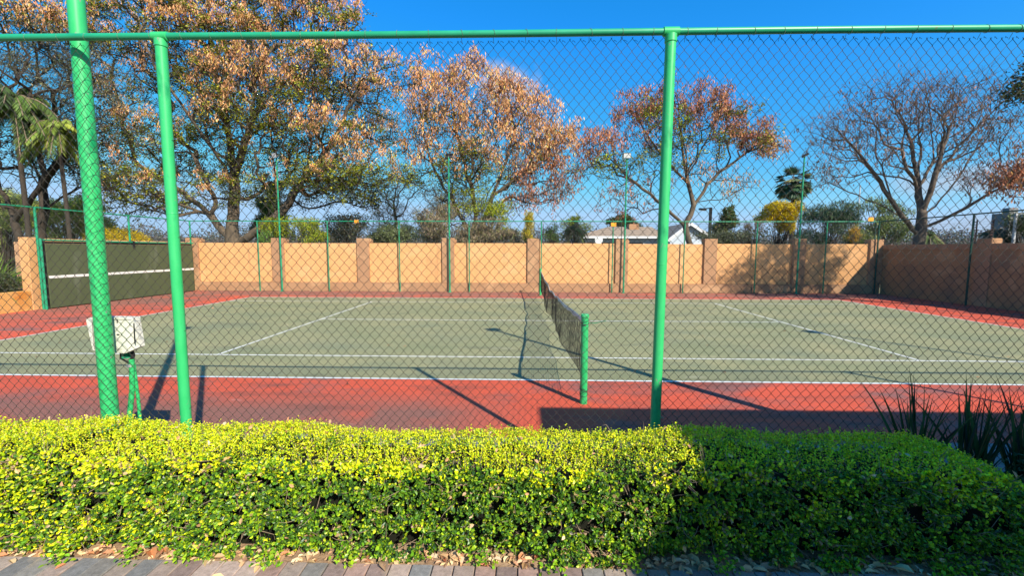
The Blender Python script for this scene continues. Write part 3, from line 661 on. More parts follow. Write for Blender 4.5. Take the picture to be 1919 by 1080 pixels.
    B = pick(rng, len(base), [(3, (.065, .155, .02)), (2.5, (.12, .27, .015)), (1.9, (.26, .42, .014)), (1.3, (.03, .08, .025)), (1.3, (.46, .58, .018)), (.10, (.42, .30, .12))])
    sel = rng.random(len(base)) < yr
    cols = np.where(sel[:, None], A, B)
    dead = rng.random(len(base)) < np.where(np.repeat(fine_, per) > .42, .22, .006); cols[dead] = pick(rng, int(dead.sum()), [(1, (.40, .24, .12)), (1, (.5, .34, .18))])
    leaves('foliage', base, D, np.cross(D, lat)+rng.normal(0, .3, D.shape)+sh, size, cols, 'hedge_leaf', t, wratio=.68, fold=.22)
    # twigs
    kk = rng.choice(n, 5200, replace=False); kk = kk[(tf[kk] < .9) | (rng.random(len(kk)) < .15)]
    P0 = C[kk]-Nm[kk]*.035 + rng.normal(0, .01, (len(kk), 3)); dr = norm(Nm[kk]*.5 + rng.normal(0, .7, (len(kk), 3))+[0, 0, .3]); P1 = P0 + dr*rng.uniform(.04, .085, (len(kk), 1)); P2 = P1+norm(dr+rng.normal(0, .5, dr.shape))*.03
    V1, F1 = frusta(P0, P1, np.full(len(kk), .0021), np.full(len(kk), .0014), 4); V2, F2 = frusta(P1, P2, np.full(len(kk), .0012), np.full(len(kk), .0006), 4)
    np_mesh('twigs', np.concatenate([V1, V2]), np.concatenate([F1, F2+len(V1)]), 4, 'twig', t)
    kd = rng.choice(n, 320, replace=False); leaves('dead_leaves', C[kd]+Nm[kd]*.006, rng.normal(size=(320, 3)), Nm[kd]+rng.normal(0, .5, (320, 3)), rng.uniform(.02, .04, 320), pick(rng, 320, [(2, (.62, .38, .20)), (1, (.5, .26, .12)), (1, (.7, .52, .34))]), 'litter', t, wratio=.5)
    # trailing low shoots at the hem
    hx = [-5.6, -4.9, -3.05, -2.72, -2.45, -2.0, -1.62, -.95, -.6, -.2, .25, .8, 1.3]
    cs = []; ds = []; zs = []
    for x in hx:
        L_ = rng.uniform(.06, .13); nn = 70
        for _ in range(nn):
            u = rng.random(); cs.append((x+rng.normal(0, .035)+u*.02, yf_-.01-u*L_, zb+.035+.045*(1-u)+rng.uniform(-.012, .02))); ds.append((rng.normal(0, .7), -.8+rng.normal(0, .5), rng.normal(.1, .35))); zs.append(rng.uniform(.016, .028))
    cs, ds, zs = map(np.array, (cs, ds, zs))
    leaves('low_shoots', cs, ds, np.array([0, 0, 1.])+rng.normal(0, .35, cs.shape), zs, pick(rng, len(cs), [(2, (.2, .4, .02)), (2, (.36, .52, .02)), (1, (.08, .2, .02))]), 'hedge_leaf', t, wratio=.66)
hedge()

def litter():
    rng = np.random.default_rng(21); n = 1500
    x = rng.uniform(-6, 4, n); y = np.where(rng.random(n) < .96, rng.normal(-4.285, .025, n), rng.uniform(-4.5, -4.26, n)); z = np.full(n, PZ-.012)+rng.uniform(0, .018, n)
    z = np.where(y < -4.328, PZ+.003, z)
    C = np.stack([x, y, z], 1); D = rng.normal(size=(n, 3)); D[:, 2] *= .18; UPV = np.array([0, 0, 1.])+rng.normal(0, .35, (n, 3))
    size = rng.uniform(.018, .055, n)*np.where(rng.random(n) < .12, 1.8, 1)
    o = leaves('fallen_leaves', C, D, UPV, size, pick(rng, n, [(3, (.62, .38, .20)), (2, (.72, .50, .28)), (2, (.42, .25, .14)), (1, (.48, .2, .09)), (1, (.75, .58, .36))]), 'litter', None, wratio=.5, fold=.35)
    tag(o, kind='stuff'); o['label'] = 'dry brown leaves lying along the foot of the hedge'; o['category'] = 'fallen leaves'
litter()
b = MB().box(-30, 30, -4.328, -3.5, PZ-.04, PZ-.012); tag(b.build('soil_strip', 'soil'), kind='structure')

# ------------------------------------------------------------------ sword-leaved plants at the right
def blade_plant(name, c, n, lmin, lmax, w_, spread, cols, label, cat, group=None, seed=0, m='leaf', droop=.25, lean=(0, 0)):
    rng = random.Random(seed); vs = []; fs = []; cc = []
    t = empty(name, c, label, cat, group)
    for i in range(n):
        a = rng.uniform(0, 2*PI); tl = abs(rng.gauss(0, spread)); L_ = rng.uniform(lmin, lmax); ww = w_*rng.uniform(.7, 1.2); d = Vector((math.cos(a)*math.sin(tl)+lean[0], math.sin(a)*math.sin(tl)+lean[1], math.cos(tl))).normalized()
        sd = d.cross(Vector((math.cos(a+1.3), math.sin(a+1.3), .1))).normalized(); p = Vector(c)+Vector((rng.gauss(0, .03), rng.gauss(0, .03), 0)); k = len(vs); seg = 7
        nrm = sd.cross(d).normalized()
        for s in range(seg+1):
            u = s/seg; ww_ = ww*(1-u**1.8)*(.6+.4*min(1, u*4)); q = p+d*L_*u+Vector((math.cos(a), math.sin(a), -1))*droop*L_*u**2.6*math.sin(tl)
            vs += [tuple(q-sd*ww_), tuple(q+nrm*ww_*.35), tuple(q+sd*ww_)]
        for s in range(seg):
            for j in (0, 1): e = k+s*3+j; fs += [e, e+1, e+4, e+3]
        col = rng.choice(cols); f = rng.uniform(.7, 1.2); cc += [(col[0]*f, col[1]*f, col[2]*f)]*((seg+1)*3)
    np_mesh('leaves', np.array(vs), np.array(fs), 4, m, t, colors=np.array(cc))
    b = MB(); b.tube([(c[0], c[1], c[2]), (c[0], c[1], c[2]+.05)], [.03, .015], 8); b.build('stem', 'twig', t)
    return t
DG = [(.03, .07, .025), (.05, .10, .03), (.04, .06, .04)]
blade_plant('sword_plant', (2.0, -3.42, PZ-.03), 44, .35, .84, .012, .33, DG, 'dark sword leaved plant by the hedge end, left of its clump', 'plant', 'sword plants at the hedge end', 31)
blade_plant('sword_plant', (2.28, -3.5, PZ-.03), 50, .35, .82, .013, .3, DG, 'dark sword leaved plant in the middle of the clump by the hedge end', 'plant', 'sword plants at the hedge end', 32)
blade_plant('sword_plant', (2.58, -3.56, PZ-.03), 56, .4, .85, .013, .36, DG, 'dark sword leaved plant at the right edge behind the hedge end', 'plant', 'sword plants at the hedge end', 33)
def shade_bush():  # bush added to cover the pale apron and darken this corner
    rng = np.random.default_rng(41); t = empty('added_bush', (2.6, -3.95, PZ), 'added dark leafy bush that deepens the shade at the lower right corner', 'bush')
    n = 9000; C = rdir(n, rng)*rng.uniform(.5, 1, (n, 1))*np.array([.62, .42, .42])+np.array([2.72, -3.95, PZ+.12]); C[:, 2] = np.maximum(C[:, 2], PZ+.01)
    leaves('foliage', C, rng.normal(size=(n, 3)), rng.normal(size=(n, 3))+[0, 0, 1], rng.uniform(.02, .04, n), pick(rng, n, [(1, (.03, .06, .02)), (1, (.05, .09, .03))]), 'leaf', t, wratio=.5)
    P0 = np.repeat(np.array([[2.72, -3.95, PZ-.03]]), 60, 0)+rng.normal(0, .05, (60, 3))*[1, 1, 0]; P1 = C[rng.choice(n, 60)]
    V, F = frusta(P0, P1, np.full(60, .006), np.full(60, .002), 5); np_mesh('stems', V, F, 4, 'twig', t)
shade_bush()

# ------------------------------------------------------------------ trees
BROWN = [(3, (.84, .44, .20)), (3, (.72, .33, .14)), (1.5, (.88, .54, .28)), (.8, (.36, .15, .08)), (.7, (.80, .56, .12))]
RUST = [(3, (.52, .20, .11)), (2, (.64, .29, .15)), (1.2, (.30, .12, .07)), (.6, (.66, .38, .14))]
OLIVE = [(3, (.18, .22, .02)), (2.5, (.31, .33, .025)), (1.2, (.50, .46, .03)), (1.2, (.08, .10, .02))]
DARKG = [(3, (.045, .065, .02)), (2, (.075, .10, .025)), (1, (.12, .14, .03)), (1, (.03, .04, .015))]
YELLOW = [(3, (.62, .46, .01)), (2, (.55, .38, .01)), (1, (.35, .32, .02)), (.6, (.7, .5, .03))]
LIME = [(3, (.26, .33, .02)), (2, (.36, .38, .02)), (1, (.14, .2, .02)), (.5, (.45, .4, .03))]
GREY = [(3, (.17, .17, .09)), (2, (.25, .22, .13)), (1, (.13, .16, .06)), (1, (.28, .21, .13))]
def tree(name, label, cat, y, stems, blobs, seed, bark='bark', r0=.3, group=None, tip=.011, twigs=4, twl=.5, pipe=2.25, wob=.12, nside=5, bf=.3, x_off=0.):
    """stems: pixel polylines [(u,v,dy)..] starting at the ground; blobs: (u,v,ru,rv,rdepth,dy,n,kind,dens)"""
    rng = np.random.default_rng(seed); k = pxm(y)
    base = at(stems[0][0][0], stems[0][0][1], y); base[2] = 0
    t = empty(name, tuple(base), label, cat, group)
    P = [base.copy()]; par = [-1]; fixed = []
    def addpath(i0, pts):
        cur = i0
        for q in pts: P.append(np.array(q)); par.append(cur); cur = len(P)-1
        return cur
    for si, st in enumerate(stems):
        w_ = [at(u, v, y+dy) for (u, v, dy) in st]
        # start: nearest existing node unless it is the first stem
        if si == 0: i0 = 0
        else:
            d = np.linalg.norm(np.array(P)-w_[0], axis=1); i0 = int(d.argmin())
        pts = [P[i0]]+w_ if si else [base]+w_; res = []
        for a, c in zip(pts[:-1], pts[1:]):
            m_ = max(1, int(np.linalg.norm(c-a)/.45))
            for q in range(1, m_+1):
                f = q/m_; res.append(a+(c-a)*f + (rng.normal(0, .035, 3) if q < m_ else 0))
        addpath(i0, res)
    nstem = len(P)
    T = []; K = []
    for (u, v, ru, rv, rd, dy, n, kind, dens) in blobs:
        kk = pxm(y+dy); c = at(u, v, y+dy); s = rdir(n, rng)*(rng.random((n, 1))**.42); T.append(c+s*rng.lognormal(0, .16, (n, 1))*np.array([ru/kk, rd, rv/kk])); K += [(kind, dens)]*n
    T = np.concatenate(T); order = np.argsort(np.linalg.norm(T-P[min(nstem-1, 6)], axis=1)); T = T[order]; K = [K[i] for i in order]
    mx = len(T)*14+len(P)+10; PA = np.zeros((mx, 3)); PA[:len(P)] = P; PL = np.zeros(mx); nP = len(P); par = par+[0]*(mx-len(par)); par = np.array(par)
    for i in range(1, nP): PL[i] = PL[par[i]]+np.linalg.norm(PA[i]-PA[par[i]])
    minz = 1.6; ends = []
    for q in T:
        d = PA[:nP]-q; dist = np.sqrt((d*d).sum(1)); cost = dist + bf*PL[:nP] + np.where(PA[:nP, 2] < minz, 3, 0) + np.where(d[:, 2] > .3, .8*d[:, 2], 0)
        i = int(cost.argmin()); a = PA[i]; L_ = dist[i]
        if L_ < .12: ends.append(i); continue
        m_ = int(min(12, max(1, round(L_/.4))))
        pd = a-PA[par[i]] if par[i] >= 0 else np.array([0, 0, 1.]); pd = pd/max(1e-6, np.linalg.norm(pd))
        ctrl = a+pd*L_*.35+np.array([0, 0, .10*L_]); cur = i
        for s in range(1, m_+1):
            f = s/m_; pt = a*(1-f)**2+ctrl*2*f*(1-f)+q*f*f
            if s < m_: pt = pt+rng.normal(0, wob*.4, 3)
            PA[nP] = pt; par[nP] = cur; PL[nP] = PL[cur]+L_/m_; cur = nP; nP += 1
        ends.append(cur)
    cnt = np.zeros(nP)
    for e in ends: cnt[e] += 1
    for i in range(nP-1, 0, -1): cnt[par[i]] += cnt[i]
    rad = tip*np.maximum(cnt[:nP], 1)**(1/pipe); sc = r0/rad[0] if rad[0] > 0 else 1
    lim = np.clip((rad/tip-1)/max(1e-6, (rad[0]/tip-1)), 0, 1); rad = tip + (r0-tip)*lim**1.05
    idx = np.arange(1, nP); p_ = par[idx]; P0, P1 = PA[p_], PA[idx]; R0 = np.minimum(rad[p_], rad[idx]*1.7); R1 = rad[idx]
    # root flare
    ext = norm(P1-P0)*np.minimum(R1, .05)[:, None]*.5
    big = R1 > .05
    V1, F1 = frusta(P0[big], (P1+ext)[big], R0[big]*1.0, R1[big], 10); V2, F2 = frusta(P0[~big], (P1+ext)[~big], R0[~big], R1[~big], 4)
    np_mesh('trunk', V1, F1, 4, bark, t, smooth=True); 
    E_ = PA[np.array(ends)]; dirs = norm(E_-PA[par[np.array(ends)]])
    tw0 = np.repeat(E_, twigs, 0); td = norm(np.repeat(dirs, twigs, 0)*.7+rng.normal(0, .75, tw0.shape)+[0, 0, .25]); tl = rng.uniform(.4, 1, (len(tw0), 1))*twl
    tw1 = tw0+td*tl; tw2 = tw1+norm(td+rng.normal(0, .55, td.shape))*tl*.6
    V3, F3 = frusta(tw0, tw1, np.full(len(tw0), tip*.75), np.full(len(tw0), tip*.5), 3); V4, F4 = frusta(tw1, tw2, np.full(len(tw0), tip*.5), np.full(len(tw0), tip*.25), 3)
    V = np.concatenate([V2, V3, V4]); F = np.concatenate([F2, F3+len(V2), F4+len(V2)+len(V3)]); np_mesh('branches', V, F, 4, 'bark_dark' if bark != 'bark_pale' else bark, t)
    # foliage per kind, set at the twig ends
    kinds = {}
    for j, (kd, dn) in enumerate(K): kinds.setdefault(kd, []).append((j, dn))
    pts = np.stack([tw1, tw2], 1).reshape(len(E_), twigs*2, 3)
    for kd, lst in kinds.items():
        if kd is None: continue
        shape, table, nm = LEAFKIND[kd]
        c_ = []; clump = []
        for j, dn in lst:
            n = rng.poisson(dn*rng.choice([.3, 1., 1.6])*(1.35 if shape == 'pod' else 1.1))
            if not n: continue
            sub = rng.integers(0, twigs*2, 4); pk = pts[j][rng.choice(sub, n)] if rng.random() < .85 else pts[j][rng.integers(0, twigs*2, n)]
            c_.append(pk+rng.normal(0, 1, (n, 3))*np.array([.12, .12, .16] if shape == 'pod' else [.15, .15, .09])); clump.append(np.full(n, rng.uniform(.6, 1.25)))
        if not c_: continue
        c_ = np.concatenate(c_); clump = np.concatenate(clump)[:, None]; n = len(c_); cl = np.clip(pick(rng, n, table)*clump, 0, .9)
        if shape == 'pod':
            D = np.array([0, 0, -1.])+rng.normal(0, .38, (n, 3)); quads(nm, c_, D, rng.normal(size=(n, 3)), rng.uniform(.13, .25, n), rng.uniform(.036, .066, n), cl, 'pod', t)
        elif shape == 'leaf':
            D = rng.normal(size=(n, 3))*[1, 1, .55]; quads(nm, c_, D, np.array([0, 0, 1.])+rng.normal(0, .8, (n, 3)), rng.uniform(.09, .18, n), rng.uniform(.05, .09, n), cl, 'leaf', t)
        elif shape == 'fine':
            D = rng.normal(size=(n, 3)); quads(nm, c_, D, rng.normal(size=(n, 3)), rng.uniform(.10, .2, n), rng.uniform(.02, .04, n), cl, 'leaf', t)
    return t
LEAFKIND = {'pod': ('pod', BROWN, 'seed_pods'), 'rust': ('pod', RUST, 'seed_pods'), 'ol': ('leaf', OLIVE, 'foliage'), 'dk': ('leaf', DARKG, 'dark_foliage'),
            'ye': ('leaf', YELLOW, 'foliage'), 'li': ('leaf', LIME, 'foliage'), 'gr': ('fine', GREY, 'foliage'), 'dry': ('pod', [(2, (.26, .15, .11)), (1, (.36, .2, .14))], 'dry_pods')}

def pads(lst):
    out = []
    for q, (u, v, ru, orange) in enumerate(lst):
        dy = (-1.6, .4, -.7, 1.2, -2.2)[q % 5]; a = ru*ru/260.
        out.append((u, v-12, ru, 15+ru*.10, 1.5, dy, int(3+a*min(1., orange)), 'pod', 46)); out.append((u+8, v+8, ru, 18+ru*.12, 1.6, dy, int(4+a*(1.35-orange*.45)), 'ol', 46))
        out.append((u, v+26, ru*.9, 14, 1.5, dy, int(1+a*.35), 'dk', 36))  # dark leaves below each pad: underside shade put into the leaf colour
    return out
# big pod tree
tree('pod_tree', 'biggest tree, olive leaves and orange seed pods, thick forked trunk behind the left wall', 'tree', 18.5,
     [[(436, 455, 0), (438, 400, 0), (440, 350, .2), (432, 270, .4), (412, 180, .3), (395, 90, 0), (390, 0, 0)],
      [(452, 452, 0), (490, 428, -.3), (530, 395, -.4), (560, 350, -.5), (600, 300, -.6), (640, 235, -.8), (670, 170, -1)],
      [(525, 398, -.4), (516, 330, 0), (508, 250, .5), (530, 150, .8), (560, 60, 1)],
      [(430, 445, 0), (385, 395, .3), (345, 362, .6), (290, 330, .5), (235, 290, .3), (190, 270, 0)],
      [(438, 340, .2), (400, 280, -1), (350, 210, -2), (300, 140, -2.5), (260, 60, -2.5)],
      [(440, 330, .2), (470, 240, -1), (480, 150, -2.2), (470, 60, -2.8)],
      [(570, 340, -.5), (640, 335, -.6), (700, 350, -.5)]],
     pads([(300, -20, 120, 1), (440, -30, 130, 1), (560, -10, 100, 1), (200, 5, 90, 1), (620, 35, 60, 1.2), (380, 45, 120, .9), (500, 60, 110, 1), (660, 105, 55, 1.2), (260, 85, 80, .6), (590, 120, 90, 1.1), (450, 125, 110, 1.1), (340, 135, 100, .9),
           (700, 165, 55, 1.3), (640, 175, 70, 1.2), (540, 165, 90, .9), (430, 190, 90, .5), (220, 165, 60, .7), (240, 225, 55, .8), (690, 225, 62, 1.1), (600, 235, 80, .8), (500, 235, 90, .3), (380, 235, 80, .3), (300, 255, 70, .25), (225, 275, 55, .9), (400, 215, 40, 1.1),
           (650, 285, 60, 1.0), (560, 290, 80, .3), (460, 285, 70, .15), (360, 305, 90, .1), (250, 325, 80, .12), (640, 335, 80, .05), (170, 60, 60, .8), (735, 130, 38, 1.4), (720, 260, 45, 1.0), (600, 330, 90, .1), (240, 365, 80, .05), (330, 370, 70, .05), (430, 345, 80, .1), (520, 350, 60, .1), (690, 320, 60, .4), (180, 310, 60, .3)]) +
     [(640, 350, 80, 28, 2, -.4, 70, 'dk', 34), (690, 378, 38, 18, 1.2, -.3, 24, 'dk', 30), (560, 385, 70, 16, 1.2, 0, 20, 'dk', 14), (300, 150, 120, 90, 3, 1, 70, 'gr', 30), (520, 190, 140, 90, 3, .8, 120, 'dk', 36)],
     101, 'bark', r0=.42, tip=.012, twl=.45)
# orange tree in the middle
tree('pod_tree', 'rounded brown orange pod tree with several thin stems, left of the white house', 'tree', 18.0,
     [[(884, 455, 0), (892, 400, 0), (880, 340, 0), (862, 280, .3), (850, 210, .3), (845, 140, 0)],
      [(900, 440, 0), (922, 370, -.3), (950, 300, -.5), (965, 240, -.6), (950, 170, -.4)],
      [(876, 430, 0), (845, 370, .3), (815, 320, .4), (795, 260, .3), (785, 190, .2)],
      [(925, 365, -.3), (975, 330, -.6), (1020, 290, -.7), (1040, 260, -.6)],
      [(935, 345, -.3), (1000, 345, .3), (1060, 335, .3)]],
     [(845, 145, 65, 35, 1.5, 0, 56, 'pod', 26), (800, 200, 50, 60, 1.8, 0, 58, 'pod', 24), (860, 200, 70, 60, 2, -.3, 66, 'pod', 26), (870, 230, 90, 50, 1.6, .6, 50, 'ol', 24), (945, 195, 50, 50, 1.8, -.4, 80, 'pod', 28), (950, 165, 32, 18, 1, -.4, 26, 'rust', 26), (1000, 240, 55, 50, 1.8, -.5, 84, 'pod', 24),
      (910, 270, 90, 60, 2, -.5, 80, 'pod', 24), (870, 290, 70, 50, 1.6, 0, 60, 'ol', 26), (800, 230, 50, 50, 1.5, .5, 30, 'ol', 26), (1000, 280, 50, 40, 1.4, 0, 24, 'ol', 22), (800, 280, 45, 40, 1.6, .2, 55, 'pod', 20), (1040, 270, 30, 35, 1.3, -.4, 40, 'pod', 22), (1010, 320, 70, 35, 1.6, 0, 90, 'rust', 18), (985, 375, 60, 20, 1.3, .2, 40, 'rust', 16), (1050, 350, 40, 30, 1.2, .3, 36, 'rust', 18), (1070, 250, 18, 22, .8, -.4, 16, 'pod', 24), (775, 330, 34, 34, 1.1, .4, 30, 'ol', 24), (870, 395, 80, 30, 1.3, .4, 70, 'gr', 30), (940, 300, 110, 70, 1.6, .2, 40, 'pod', 26), (880, 112, 16, 14, .7, 0, 10, 'pod', 22), (1008, 190, 16, 18, .7, -.4, 12, 'pod', 24),
      (850, 340, 45, 45, 1.5, .3, 60, 'ol', 26), (900, 330, 60, 40, 1.5, 0, 40, 'ol', 18), (830, 385, 40, 40, 1.3, .5, 60, 'gr', 30), (890, 130, 30, 20, 1, 0, 18, 'pod', 18), (780, 140, 25, 25, 1, 0, 18, 'pod', 20)],
     102, 'bark', r0=.20, tip=.010, twl=.38)
# tree right of centre
tree('pod_tree', 'open spreading rust coloured pod tree behind the near right fence post', 'tree', 18.5,
     [[(1292, 456, 0), (1284, 420, 0), (1300, 385, 0), (1290, 345, .1), (1280, 290, .2), (1272, 220, .1)],
      [(1284, 425, 0), (1245, 385, -.2), (1205, 355, -.3), (1165, 320, -.4), (1130, 280, -.3)],
      [(1300, 385, 0), (1325, 345, .1), (1360, 315, .2), (1400, 285, .2), (1445, 268, .1)],
      [(1290, 345, .1), (1240, 290, .5), (1205, 240, .6), (1190, 205, .6)],
      [(1288, 330, .1), (1320, 270, -.5), (1345, 220, -.6), (1350, 190, -.6)],
      [(1300, 380, .1), (1360, 372, .6), (1395, 350, .6)]],
     [(1190, 205, 42, 22, 1.2, .5, 42, 'rust', 30), (1245, 185, 35, 22, 1.2, .2, 36, 'rust', 26), (1300, 190, 30, 25, 1.2, .1, 30, 'rust', 26), (1345, 190, 24, 24, 1.2, -.3, 26, 'rust', 26), (1340, 225, 60, 35, 1.6, -.4, 52, 'rust', 22), (1240, 240, 80, 40, 1.8, .2, 50, 'rust', 20),
      (1400, 255, 55, 28, 1.4, .1, 60, 'rust', 26), (1445, 275, 28, 20, 1.1, .1, 26, 'pod', 26), (1130, 270, 45, 30, 1.4, -.2, 46, 'rust', 24), (1100, 290, 22, 30, 1, -.2, 16, 'rust', 18), (1130, 315, 50, 22, 1.2, -.2, 40, 'li', 20),
      (1280, 270, 90, 40, 1.6, 0, 70, 'ol', 28), (1240, 225, 60, 30, 1.4, -.6, 34, 'li', 22), (1400, 262, 50, 20, 1, -.4, 24, 'li', 22), (1370, 225, 50, 30, 1.3, 0, 24, 'ol', 24), (1200, 320, 70, 35, 1.6, -.2, 50, 'ol', 16), (1310, 320, 60, 35, 1.4, .1, 34, 'pod', 10), (1385, 345, 40, 22, 1, .5, 16, 'pod', 16), (1180, 370, 60, 35, 1.2, -.3, 34, 'rust', 12)],
     103, 'bark', r0=.16, tip=.010, twl=.36)
# bare tree
tree('bare_tree', 'big bare grey tree fanning out above the shaded corner on the right', 'tree', 16.6,
     [[(1722, 455, 0), (1726, 430, 0), (1728, 400, 0), (1722, 350, .2), (1712, 300, .2), (1700, 250, .2), (1680, 190, .2)],
      [(1722, 440, 0), (1690, 405, -.2), (1650, 340, -.4), (1612, 290, -.5), (1570, 245, -.5), (1530, 225, -.5)],
      [(1694, 410, -.2), (1640, 380, .5), (1590, 360, .8), (1540, 335, .8)],
      [(1728, 400, 0), (1748, 345, -.3), (1765, 280, -.4), (1790, 220, -.4), (1800, 160, -.4)],
      [(1728, 410, 0), (1775, 360, .3), (1815, 300, .5), (1850, 240, .6), (1880, 180, .6)],
      [(1735, 425, 0), (1790, 400, -.3), (1850, 365, -.5), (1910, 330, -.6)],
      [(1720, 360, .2), (1750, 300, .9), (1745, 230, 1.2), (1742, 170, 1.2)],
      [(1670, 370, -.3), (1640, 280, -.9), (1645, 210, -1), (1650, 165, -1)],
      [(1780, 355, .3), (1850, 310, .1), (1905, 270, -.1)]],
     [(1690, 205, 105, 55, 2.2, 0, 165, 'dry', 4), (1780, 215, 95, 60, 2.2, 0, 150, 'dry', 4), (1600, 265, 75, 55, 2, -.2, 110, 'dry', 4), (1860, 245, 60, 65, 2, .2, 100, 'dry', 4), (1720, 290, 120, 45, 2, 0, 80, 'dry', 4), (1560, 330, 50, 30, 1.5, .3, 36, 'dry', 4), (1860, 340, 60, 30, 1.5, -.2, 50, 'dry', 6), (1550, 245, 35, 30, 1.2, -.3, 30, None, 0), (1720, 165, 130, 22, 1.8, 0, 60, None, 0), (1850, 170, 40, 20, 1.5, .3, 20, None, 0)],
     104, 'bark_pale', r0=.25, tip=.0065, twl=.5, twigs=6, pipe=2.1, wob=.05, bf=.55)
# tree at the right edge and its neighbour
tree('pod_tree', 'brown pod tree reaching into the right edge above the shaded wall', 'tree', 13.5,
     [[(2075, 470, 0), (2060, 400, 0), (2010, 360, 0), (1950, 340, 0)], [(2060, 400, 0), (2070, 300, 0), (2080, 200, 0)]],
     [(1925, 345, 50, 40, 1.2, 0, 40, 'rust', 24), (1880, 335, 30, 30, 1, 0, 24, 'rust', 12), (2000, 300, 60, 60, 1.5, 0, 60, 'rust', 26), (2080, 220, 80, 80, 1.8, 0, 60, 'rust', 20)],
     105, 'bark', r0=.15, twl=.3)
tree('feathery_tree', 'dark green sprig of a tall tree poking in at the right edge', 'tree', 12.0,
     [[(2050, 470, 0), (2040, 300, 0), (2000, 200, 0), (1940, 180, 0)]],
     [(1915, 172, 26, 20, .6, 0, 24, 'dk', 26), (1990, 150, 60, 60, 1.2, 0, 70, 'dk', 30)], 106, 'bark_dark', r0=.14, twl=.25)
# out of frame tree whose shade falls on the right part of the far wall
def world_tree():
    y = 3.6; k = pxm(y)
    def uv(x, z):
        d = np.array([x, y, z])-CAMP; return 959.5+FPX*(d@CR)/(d@CF), 540-FPX*(d@CU)/(d@CF)
    st = [[(*uv(18.4, 1), 0), (*uv(18.3, 4.5), 0), (*uv(18, 8), 0), (*uv(17.6, 10.5), 0)]]
    bl = []
    for (x, z, r, n) in ((17.2, 9.6, 1.3, 60), (18.6, 10.8, 1.2, 55), (19.6, 9.3, 1.3, 60), (18.2, 8.2, 1.2, 40), (20.3, 10.6, 1., 40)):
        u, v = uv(x, z); bl.append((u, v, r*k, r*k, r, 0, n, 'ol', 34))
    tree('shade_tree', 'leafy tree beyond the right wall, outside the photo', 'tree', y, st, bl, 107, 'bark', r0=.2, twl=.35)
world_tree()
# left edge trees
tree('dark_limbed_tree', 'dark sprawling tree at the left edge with black crooked limbs', 'tree', 13.2,
     [[(38, 470, 0), (28, 420, 0), (12, 370, .3), (-20, 320, .3), (-60, 260, .3)],
      [(28, 415, 0), (60, 370, -.3), (85, 330, -.4), (70, 270, -.3), (40, 200, 0)]],
     [(20, 250, 70, 60, 1.8, 0, 60, 'dk', 22), (60, 130, 120, 70, 2.2, 0, 120, 'gr', 40), (-60, 200, 80, 90, 2, 0, 60, 'dk', 26), (30, 20, 90, 40, 2, -.3, 50, 'ol', 26), (40, 25, 70, 25, 1.6, -.8, 26, 'pod', 30), (0, 380, 60, 30, 1, 0, 20, 'dk', 8)],
     108, 'bark_dark', r0=.15, tip=.011, twl=.4, wob=.25)
tree('dark_limbed_tree', 'dark tree with a short trunk and long limbs right beside the near floodlight pole', 'tree', 14.8,
     [[(78, 470, 0), (76, 430, 0), (84, 395, 0), (78, 350, .2), (60, 300, .3), (40, 250, .3)],
      [(84, 392, 0), (115, 370, -.2), (150, 352, -.3), (190, 330, -.3)],
      [(80, 350, .2), (120, 290, .4), (150, 220, .4), (160, 150, .4)]],
     [(150, 200, 80, 60, 2, .2, 90, 'gr', 30), (110, 260, 90, 50, 1.8, .2, 80, 'dk', 30), (60, 310, 80, 40, 1.6, 0, 50, 'dk', 14), (180, 340, 50, 25, 1.2, -.2, 26, 'dk', 12), (120, 120, 90, 60, 2.2, 0, 90, 'gr', 30), (100, 60, 90, 50, 2, 0, 60, 'dk', 26)],
     109, 'bark_dark', r0=.19, tip=.011, twl=.4, wob=.25)

